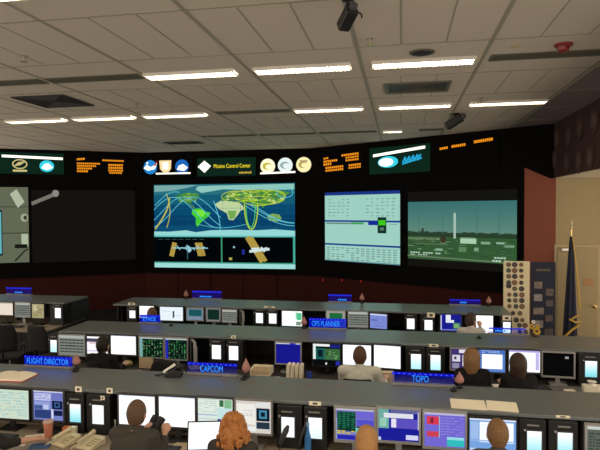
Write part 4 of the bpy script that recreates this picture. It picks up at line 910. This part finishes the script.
# laptop
p = on_y(205, 441, 5.2); r = empty('laptop', (p.x, 5.2, DZ + .001), .22, label='open laptop with bright white screen beside the curly red hair', cat='laptop')
MB().box(-.18, .18, -.24, .0, 0, .022).build('base', BLK, r, bevel=.004)
T = Matrix.Translation((0, .0, .024)) @ Matrix.Rotation(math.radians(-14), 4, 'X')
MB().box(-.18, .18, -.006, .006, 0, .28, None, T).build('lid', BLK, r, bevel=.003)
mb = MB(); mb.add([T @ Vector(q_) for q_ in ((-.166, -.0075, .014), (.166, -.0075, .014), (.166, -.0075, .268), (-.166, -.0075, .268))], [(0, 1, 2, 3)], glow((250, 252, 255), 1.3)); mb.build('screen', None, r)
# handsets and bottle in front of the communication panels
def goose(u0, v0, u1, v1, Y, lb, m, rad):
    a = on_y(u0, v0, Y); b = on_y(u1, v1, Y); r = empty('desk_microphone', (a.x, Y, DZ + .001), label=lb, cat='microphone', group='microphones before the front row panels')
    dx = b.x - a.x; za = a.z - DZ; zb_ = b.z - DZ
    MB().lathe([(.05, 0), (.05, .015), (.015, .022)], 16).build('base', BLK, r, True)
    MB().tube([(0, 0, .0225), (-.004, .01, za * .6), (0, 0, za)], .007, 8).build('stalk', BLK, r, True)
    MB().tube([(0, 0, za + .001), (dx * .3, 0, za + (zb_ - za) * .3), (dx * .75, 0, za + (zb_ - za) * .75), (dx, 0, zb_)], [rad * .8, rad, rad * 1.15, rad * .6], 12).build('head', m, r, True)
goose(280, 444, 288, 426, 5.28, 'dark grey microphone across the white display of a front row panel', DGREY, .026)
goose(299.5, 444, 307, 420, 5.28, 'slim dark microphone left of the slim blue bottle', DGREY, .012)
p = on_y(308, 452, 5.26); p.z = DZ + .001; r = empty('bottle', p, label='slim blue bottle before the pale front row display', cat='bottle')
h = on_y(308, 423, 5.26).z - DZ
MB().lathe([(.03, 0), (.033, .02), (.033, h * .55), (.014, h * .78), (.012, h * .9)], 16).build('body', mat('blue bottle', (.05, .2, .5), .2), r, True); MB().lathe([(.015, h * .9 + .001), (.015, h)], 14).build('cap', mat('blue cap', (.2, .45, .7), .4), r, True)
# middle row desk
def on_desk(u, v, y): q_ = on_y(u, v, y); return q_.x, q_.z
p = on_y(295, 377, 7.75); r = empty('binder_stack', (p.x, 7.75, DZ + .001), label='cream ring binder pages standing on the middle desk below the deep blue screen', cat='papers')
for k in range(4): MB().prism([(-.12 + k * .062, 0), (-.07 + k * .062, 0), (-.066 + k * .062, .20), (-.085 + k * .062, .215), (-.112 + k * .062, .20)], -.06, .06).build('pages', PAPERY, r)
p = on_y(262, 371, 7.9); r = empty('paper_tray', (p.x, 7.9, DZ + .001), label='cream letter tray on the middle desk right of the CAPCOM sign', cat='tray')
mb = MB(); mb.box(-.15, .15, -.12, .12, 0, .008); mb.box(-.15, -.14, -.12, .12, .0085, .10); mb.box(.14, .15, -.12, .12, .0085, .10); mb.box(-.139, .139, .11, .12, .0085, .10); mb.build('tray', PAPERY, r); MB().box(-.13, .13, -.11, .10, .009, .07).build('papers', KRAFT, r)
p = on_y(592, 386, 7.75); r = empty('tissue_box', (p.x, 7.75, DZ + .001), label='cream tissue box at the right end of the middle row', cat='box')
MB().box(-.11, .11, -.06, .06, 0, .10).build('box', PAPERY, r, bevel=.006); MB().lathe([(.05, .101), (.03, .12), (.06, .15), (.01, .16)], 9).build('tissue', PAPER, r, True)
p = on_y(146, 360, 7.9); flat('paper_stand', p.x, 7.9, DZ + .001, .22, .02, .16, KRAFT, 0, 'tan paper stand on the middle desk under the green number screens', 'paper stand')
p = on_y(130, 360, 8.0); r = MB(); r.ell((0, 0, .05), (.08, .045, .05)); r.build('pouch', mat('olive pouch', (.36, .30, .10), .7), None, True, loc=(p.x, 7.93, DZ + .001), label='olive yellow pouch on the middle desk right of the man in black', cat='pouch')
p = on_y(388, 370, 7.8); flat('carton', p.x, 7.8, DZ + .001, .16, .1, .14, KRAFT, .1, 'tan carton on the middle desk left of the TOPO sign', 'box')
p = on_y(503.5, 385, 7.55); flat('paper_sheet', p.x, 7.7, DZ + .002, .22, .12, .05, PAPERY, .1, 'cream paper stack between the two women of the middle row', 'paper')
p = on_y(570, 388, 7.7); flat('paper_sheet', p.x, 7.7, DZ + .002, .13, .1, .03, PAPERY, .1, 'small cream paper stack below the switched-off silver framed screen', 'paper')
for u, v, y, lb in ((131, 358, 7.62, 'sheet of paper on the middle desk just right of the man in black'), (176, 365, 7.66, 'sheet of paper on the middle desk below the blue-striped number screen'), (272, 370, 7.62, 'sheet of paper on the middle desk beside the cream letter tray'), (541, 378, 7.62, 'sheet of paper on the middle desk beside the dark-haired woman')):
    p = on_y(u, v, y); flat('paper_sheet', p.x, y, DZ + .001, .21, .28, .004, PAPER, .15, lb, 'paper')
p = on_y(309, 369, 7.78); r = MB(); r.lathe([(.04, 0), (.042, .09), (.036, .09)], 16); r.build('mug', mat('blue mug', (.03, .07, .40), .4), None, True, loc=(p.x, 7.78, DZ + .001), label='blue mug on the middle desk right of the cream binder pages', cat='mug')
p = on_z(126, 320.5, .80); r = empty('tablet', (p.x + .05, 10.3, DZ + .001), .1, label='bright tablet lying tilted at the left end of the far row desk', cat='tablet')
T = Matrix.Rotation(math.radians(30), 4, 'X')
MB().box(-.20, .20, -.09, .09, 0, .012, None, Matrix.Translation((0, 0, .05)) @ T).build('body', BLK, r); mb = MB(); mb.add([(Matrix.Translation((0, 0, .05)) @ T) @ Vector(q_) for q_ in ((-.19, -.08, .013), (.19, -.08, .013), (.19, .08, .013), (-.19, .08, .013))], [(0, 1, 2, 3)], glow((214, 232, 250), 1.0)); mb.build('screen', None, r)
MB().prism([(-.05, 0), (.05, 0), (0, .045)], .02, .04).build('foot', BLK, r)

# ------------------------------------------------------------------ chairs
def make_chair():
    r = empty('office_chair', (0, 0, 0), label='c', cat='chair')
    MB().box(-.24, .24, -.22, .24, .36, .415).build('seat', CHAIRM, r, bevel=.02)
    mb = MB(); n = 10; vs = []; 
    for j in range(9):
        z = .55 + .50 * j / 8
        ww = .225 * (1 - .25 * max(0, (j - 5) / 3) ** 2)
        for i in range(n + 1):
            x = -ww + 2 * ww * i / n; vs.append((x, -.30 - .05 * j / 8 + .05 * (x / .225) ** 2, z))
    fs = [(j * (n + 1) + i, j * (n + 1) + i + 1, (j + 1) * (n + 1) + i + 1, (j + 1) * (n + 1) + i) for j in range(8) for i in range(n)]
    o = mb.add(vs, fs).build('backrest', CHAIRM, r, 2); s = o.modifiers.new('thick', 'SOLIDIFY'); s.thickness = .05; s.offset = 0
    MB().tube([(0, -.2, .345), (0, -.34, .40), (0, -.355, .6)], .018, 8).build('back_bracket', BLK, r, True)
    for s in (-1, 1):
        MB().tube([(s * .20, .0, .35), (s * .255, .0, .38), (s * .255, .0, .60)], .012, 8).build('armrest_post', BLK, r, True)
        MB().box(s * .255 - .02, s * .255 + .02, -.14, .10, .601, .63).build('armrest', DGREY, r, bevel=.01)
    MB().tube([(0, 0, .10), (0, 0, .358)], .028, 12).build('column', CHROME, r, True)
    bs = MB(); bs.lathe([(.05, .07), (.05, .11)], 14)
    for k in range(5):
        a = 2 * PI * k / 5 + .3; bs.tube([(0, 0, .09), (.24 * math.cos(a), .24 * math.sin(a), .075)], [.024, .016], 8)
    b = bs.build('base', BLK, r, True)
    for k in range(5):
        a = 2 * PI * k / 5 + .3; MB().ell((.24 * math.cos(a), .24 * math.sin(a), .03), (.03, .03, .03), None, 10, 6).build('caster', BLK, b, True)
    return r
chair0 = make_chair(); cu = [0]; chairlabels = {}
def chair(x, y, rz, lb, grp='black office chairs'):
    o = chair0 if cu[0] == 0 else copy_tree(chair0); cu[0] = 1
    o.location = (x, y, 0); o.rotation_euler.z = rz; o['label'] = lb; o['category'] = 'chair'; o['group'] = grp
p = on_y(153, 368, 7.0); chair(p.x, 6.98, 3.0, 'empty black office chair in the middle row below the green number screens')
p = on_y(58, 354, 7.0); chair(p.x - .1, 7.1, -.3, 'empty black office chair behind the FLIGHT DIRECTOR sign')
p = on_y(8, 345, 9.2); chair(p.x - .15, 9.45, .3, 'black office chair at the left edge, before the tan far desk')
p = on_y(34, 345, 9.2); chair(p.x + .12, 9.5, -.2, 'black office chair before the tan far desk, nearer the middle row')

# ------------------------------------------------------------------ people
def caps(parts, voxel, smooth_n=6):
    """round-ended tapered limbs and ellipsoids grown into one continuous surface"""
    mb = MB(); I4 = Matrix()
    for p_ in parts:
        if p_[0] == 'e':
            _, c, r, = p_[:3]; mb.ell(c, r, None, 20, 14, p_[3] if len(p_) > 3 else None)
        else:
            a, b, ra, rb = p_; a = Vector(a); b = Vector(b); L_ = (b - a).length; prof = []
            for i in range(7): t = i / 6 * PI / 2; prof.append((max(1e-4, ra * math.sin(t)), -ra * math.cos(t)))
            for i in range(7): t = PI / 2 - i / 6 * PI / 2; prof.append((max(1e-4, rb * math.sin(t)), L_ + rb * math.cos(t)))
            if L_ < 1e-6: continue
            mb.lathe(prof, 16, None, a, Vector((0, 0, 1)).rotation_difference(b - a).to_matrix().to_4x4())
    me = bpy.data.meshes.new('raw'); me.from_pydata(mb.v, [], mb.f); me.update()
    o = bpy.data.objects.new('raw', me); C.objects.link(o)
    m = o.modifiers.new('r', 'REMESH'); m.mode = 'VOXEL'; m.voxel_size = voxel
    s = o.modifiers.new('s', 'SMOOTH'); s.factor = .5; s.iterations = smooth_n
    bpy.context.view_layer.update()
    out = bpy.data.meshes.new_from_object(o.evaluated_get(bpy.context.evaluated_depsgraph_get()))
    bpy.data.objects.remove(o); bpy.data.meshes.remove(me)
    out.polygons.foreach_set('use_smooth', [True] * len(out.polygons)); out.materials.clear(); return out
def link(name, me, m, parent=None):
    me.name = name; me.materials.append(m); o = bpy.data.objects.new(name, me); C.objects.link(o)
    if parent: o.parent = parent
    return o
def cut(me, keep):
    bm = bmesh.new(); bm.from_mesh(me); bmesh.ops.delete(bm, geom=[v for v in bm.verts if not keep(v.co)], context='VERTS'); bm.to_mesh(me); bm.free()
def person(x, y, top, who, label, hair, haircol, cloth, cloth2=(.03, .03, .035), lean=.0, hands=None, turn=0, headx=0, tilt=0, wide=1.0, voxel=.011, bald=False, neckline=0, bobl=.12, hs=1.10, sleeve=.88):
    """seated, facing +Y; hands = world targets"""
    dz = top - 1.35
    V3 = lambda *a: Vector(a)
    L = lean
    pel = V3(0, 0, .56); wa = V3(0, .02 + L * .3, .74 + dz * .3); ch = V3(headx * .3, .01 + L * .7, .94 + dz * .8); nb = V3(headx * .7, L + .0, 1.08 + dz); hd = V3(headx, L + .045, 1.232 + dz)
    sh = [V3(s * .165 * wide + headx * .6, L * .95, 1.035 + dz) for s in (-1, 1)]
    hd_t = []
    for i, s in enumerate((-1, 1)):
        if hands and hands[i] is not None: h = Vector(hands[i]) - V3(x, y, 0)
        else: h = V3(s * .16, .40, DZ + .12)
        hd_t.append(h)
    def elbow(s, a, h, s_):
        d = h - a; Lr = d.length; u1, u2 = .29, .27
        if Lr > u1 + u2 - .01: h = a + d * ((u1 + u2 - .01) / Lr); d = h - a; Lr = d.length
        k = (u1 * u1 - u2 * u2 + Lr * Lr) / (2 * Lr); hh = math.sqrt(max(0, u1 * u1 - k * k)); down = V3(s_ * .22, -.15, -1); dn = (down - d * (down.dot(d) / d.dot(d))).normalized()
        return a + d * (k / Lr) + dn * hh, h
    arms = []
    for i, s in enumerate((-1, 1)): e, h = elbow(0, sh[i], hd_t[i], s); arms.append((sh[i], e, h))
    R_ = Matrix.Rotation(turn, 4, 'Z') @ Matrix.Rotation(tilt, 4, 'X') @ Matrix.Scale(hs, 4); hd.z -= .012
    body = [(pel + V3(-.07, 0, 0), pel + V3(.07, 0, 0), .12, .12), (pel, wa, .125, .12), (wa, ch, .125, .135), (ch + V3(-.06, 0, 0), ch + V3(.06, 0, 0), .115, .115), (sh[0], sh[1], .06, .06), (ch, nb, .11, .06), (nb, nb.lerp(hd, .6), .055, .052),
            ('e', hd, (.074, .094, .112), R_), ('e', hd + R_ @ V3(0, .03, -.055), (.052, .06, .055), R_), ('e', hd + R_ @ V3(0, .098, -.012), (.013, .018, .024), R_), ('e', hd + R_ @ V3(0, .086, -.058), (.024, .01, .008), R_)]
    for s in (-1, 1): body.append(('e', hd + R_ @ V3(s * .077, -.005, -.01), (.010, .02, .031), R_))
    for i, s in enumerate((-1, 1)):
        a, e, h = arms[i]; body += [(a, e, .052, .042), (e, h, .041, .028)]
        f = (h - e).normalized(); side = f.cross(V3(0, 0, 1)).normalized() * s; dn = V3(0, 0, -1); pc = h + f * .045
        body.append((h, pc + f * .02, .026, .024)); body.append((pc + side * .018, pc - side * .018, .021, .021))
        for j, (o_, ln) in enumerate(((.03, .068), (.011, .078), (-.010, .072), (-.03, .056))):
            b0 = pc + f * .03 + side * o_ * 1.1; b1 = b0 + f * ln * .5 + dn * .008; b2 = b1 + f * ln * .35 + dn * ln * .32; body += [(b0, b1, .0105, .0095), (b1, b2, .0095, .0085)]
        t0 = h + f * .03 - side * -.028; t1 = t0 + side * .022 + f * .03; t2 = t1 + f * .028 + dn * .006; body += [(t0, t1, .012, .011), (t1, t2, .011, .0095)]
    legs = []
    for s in (-1, 1):
        hp = pel + V3(s * .09, .02, -.02); kn = V3(s * .12, .44, .53); an = V3(s * .12, .40, .10); legs.append((hp, kn, an)); body += [(hp, kn, .082, .058), (kn, an, .056, .038), (an, V3(s * .125, .54, .05), .04, .03)]
    o = link('person', caps(body, voxel), SKIN); o.location = (x, y, 0); tag(o, label, 'person')
    cm = mat('cloth ' + label, cloth, .85, scale=26, var=.15, spec=.15)
    sl = .0
    sb = [(pel + V3(-.08, 0, .02), pel + V3(.08, 0, .02), .135, .135), (pel, wa, .14, .137), (wa, ch, .142, .152), (ch + V3(-.07, 0, 0), ch + V3(.07, 0, 0), .13, .13), (sh[0], sh[1], .075, .075), (ch, nb + V3(0, 0, -.03), .12, .075), (nb + V3(0, 0, -.03), nb + V3(0, .002, .012 + neckline), .068, .064)]
    for i in (0, 1):
        a, e, h = arms[i]; sb += [(a, e, .070, .058), (e, e.lerp(h, sleeve), .057, .043)]
    link('shirt', caps(sb, voxel * 1.15, 8), cm, o)
    tr = [(pel + V3(-.08, 0, -.01), pel + V3(.08, 0, -.01), .128, .128)]
    for hp, kn, an in legs: tr += [(hp, kn, .092, .068), (kn, an, .066, .052)]
    link('trousers', caps(tr, .02), mat('trouser cloth', (.02, .02, .025), .85), o)
    for hp, kn, an in legs: link('shoe', caps([(an + V3(0, -.02, -.055), an + V3(.0, .15, -.06), .045, .038)], .016), BLK, o)
    hm = mat('hair ' + label, haircol, .6, scale=45, var=.35, bump=.5, spec=.3)
    hc = hd + R_ @ V3(0, -.012, .012); inv = R_.inverted()
    lk = lambda c: inv @ (c - hd)
    hw = lambda x, y, z: hd + R_ @ V3(x, y, z)
    if hair == 'short':
        me = caps([('e', hw(0, -.010, .012), (.083, .100, .116), R_), ('e', hw(0, -.045, -.045), (.062, .052, .045), R_)], .009, 4)
        def keep(c):
            q_ = lk(c)
            if q_.y > .055 and q_.z < .075: return False
            if q_.y > .0 and q_.z < -.01: return False
            if bald and ((q_.x / .030) ** 2 + ((q_.y + .062) / .036) ** 2 + ((q_.z - .095) / .036) ** 2) < 1: return False
            return q_.z > -.078
        cut(me, keep)
    elif hair == 'long':
        me = caps([('e', hw(0, -.012, .012), (.090, .106, .120), R_), (hw(0, -.06, -.02), hw(0, -.10, -.22), .082 * hs, .06), (hw(-.05, -.02, -.03), hw(-.07, -.07, -.20), .042, .032), (hw(.05, -.02, -.03), hw(.07, -.07, -.20), .042, .032)], .010, 4)
        cut(me, lambda c: not (lk(c).y > .058 and lk(c).z < .07))
    elif hair == 'bob':
        me = caps([('e', hw(0, -.012, .010), (.098, .110, .122), R_), (hw(0, -.05, -.02), hw(0, -.06, -bobl), .092 * hs, .078), (hw(-.055, -.01, -.03), hw(-.07, -.02, -bobl), .042, .036), (hw(.055, -.01, -.03), hw(.07, -.02, -bobl), .042, .036)], .010, 4)
        cut(me, lambda c: not (lk(c).y > .058 and lk(c).z < .07))
    elif hair == 'curly':
        rr = random.Random(3); ps = [('e', hw(0, -.012, .008), (.092, .105, .112), R_), (hw(0, -.05, -.03), hw(0, -.06, -.20), .098, .10), (hw(-.06, -.02, -.05), hw(-.09, -.03, -.2), .05, .05), (hw(.06, -.02, -.05), hw(.09, -.03, -.2), .05, .05)]
        for k in range(190):
            th = rr.uniform(0, 2 * PI); zz = rr.uniform(-.24, .118); ra = .102 * (1 if zz < 0 else math.sqrt(max(.03, 1 - (zz / .122) ** 2))) + (.028 if zz < -.05 else 0)
            c = V3(ra * math.cos(th), -.03 + ra * math.sin(th), zz)
            if c.y > .05 and zz < .07: continue
            c = hw(*c); ps.append((c, c + V3(rr.uniform(-.35, .35), rr.uniform(-.35, .35), -1) * .045, .017, .010))
        me = caps(ps, .007, 1); cut(me, lambda c: not (lk(c).y > .058 and lk(c).z < .06))
    h_ = link('hair', me, hm, o)
    if hair == 'short':
        so = h_.modifiers.new('thick', 'SOLIDIFY'); so.thickness = .004; so.offset = -1
    em = mat('eye', (.05, .03, .02), .2)
    for s in (-1, 1): link('eye', caps([('e', hd + R_ @ V3(s * .03, .083, .008), (.011, .009, .007), R_)], .004, 1), em, o)
    chair(x, y - .02, 0, 'black office chair under the ' + who, 'black office chairs with people seated')
    return o
HP = lambda u, v, Y: on_y(u, v, Y)
person(-4.17, 4.58, 1.36, 'person whose bare forearm shows at the left edge', 'person at the left edge with only a forearm showing on the front desk', 'short', (.06, .04, .03), (.03, .028, .025), hands=(None, on_z(34, 439, .83)), voxel=.009, sleeve=.42, lean=.1)
bx = on_y(154.5, 425, 5.17)
person(-2.485, 4.55, 1.345, 'man with the binoculars', 'man with short brown hair and dark grey jacket holding binoculars in the front row', 'short', (.115, .064, .036), (.062, .055, .046), lean=.32, hands=(on_y(143.5, 433, 5.06), on_y(164.5, 435, 5.0)), voxel=.009, wide=1.1)
r = empty('binoculars', bx, -.35, label='black binoculars held by the man in the dark grey jacket', cat='binoculars')
for s in (-1, 1): MB().lathe([(.024, -.075), (.027, -.055), (.027, -.01), (.038, .03), (.040, .085)], 16, None, (s * .042, 0, 0), Matrix.Rotation(math.radians(-50), 4, 'X')).build('barrel', BLK, r, True)
MB().box(-.012, .012, -.012, .014, -.02, .02).build('bridge', DGREY, r, bevel=.003)
person(-1.50, 4.54, 1.31, 'woman with curly red hair', 'woman with curly red hair at the front row laptop', 'curly', (.42, .165, .045), (.05, .045, .04), lean=.28, hands=(on_z(224, 450, .9), on_z(247, 447, .9)))
person(-.285, 4.55, 1.285, 'person with straight blonde hair', 'person with straight blonde hair below the green and purple screen in the front row', 'long', (.42, .215, .08), (.06, .05, .05), lean=.19)
person(.82, 4.57, 1.365, 'brown-haired man at the front row', 'man with short brown hair before the blue and white screen of the front row', 'short', (.20, .105, .045), (.08, .075, .07), lean=.30)
person(-4.19, 7.18, 1.37, 'dark-haired man in black', 'dark-haired man in black in the middle row', 'short', (.018, .012, .010), (.012, .012, .013), lean=.06, wide=1.0)
person(-.52, 7.20, 1.36, 'man in the pale shirt', 'man with short brown hair and pale shirt in the middle row', 'short', (.085, .040, .022), (.60, .60, .52), lean=.04, wide=1.32, hands=(None, on_y(385, 379.5, 7.55)))
person(.905, 7.18, 1.385, 'blonde woman beside the TOPO sign', 'woman with long blonde hair and black top beside the TOPO sign', 'bob', (.22, .115, .048), (.012, .012, .013), lean=.08, turn=-.3, bobl=.17, wide=.9)
person(1.465, 7.12, 1.335, 'dark-haired woman in black', 'woman with dark brown bobbed hair and black top in the middle row', 'bob', (.050, .026, .016), (.014, .014, .015), lean=.16, bobl=.13, wide=.88)
person(-4.62, 9.70, 1.33, 'person behind the ETHOS sign', 'person with brown hair and blue top behind the ETHOS sign', 'short', (.14, .07, .03), (.02, .04, .22), lean=.06)
person(1.20, 9.78, 1.375, 'man in the white shirt, far row', 'man with brown hair and white shirt in the far row', 'short', (.05, .028, .018), (.62, .60, .57), lean=.04, turn=-.7, hands=(None, on_y(480, 327, 10.1)))

# ------------------------------------------------------------------ light and view
sc = bpy.context.scene
w = bpy.data.worlds.new('world'); sc.world = w; w.use_nodes = True
bg = w.node_tree.nodes['Background']; bg.inputs[0].default_value = (1.0, .86, .70, 1); bg.inputs[1].default_value = 1.85  # even warm fill added to brighten the room through its open rear and side
sc.view_settings.view_transform = 'Standard'; sc.view_settings.look = 'None'; sc.view_settings.exposure = 0; sc.view_settings.gamma = 1
sc.view_settings.use_curve_mapping = False
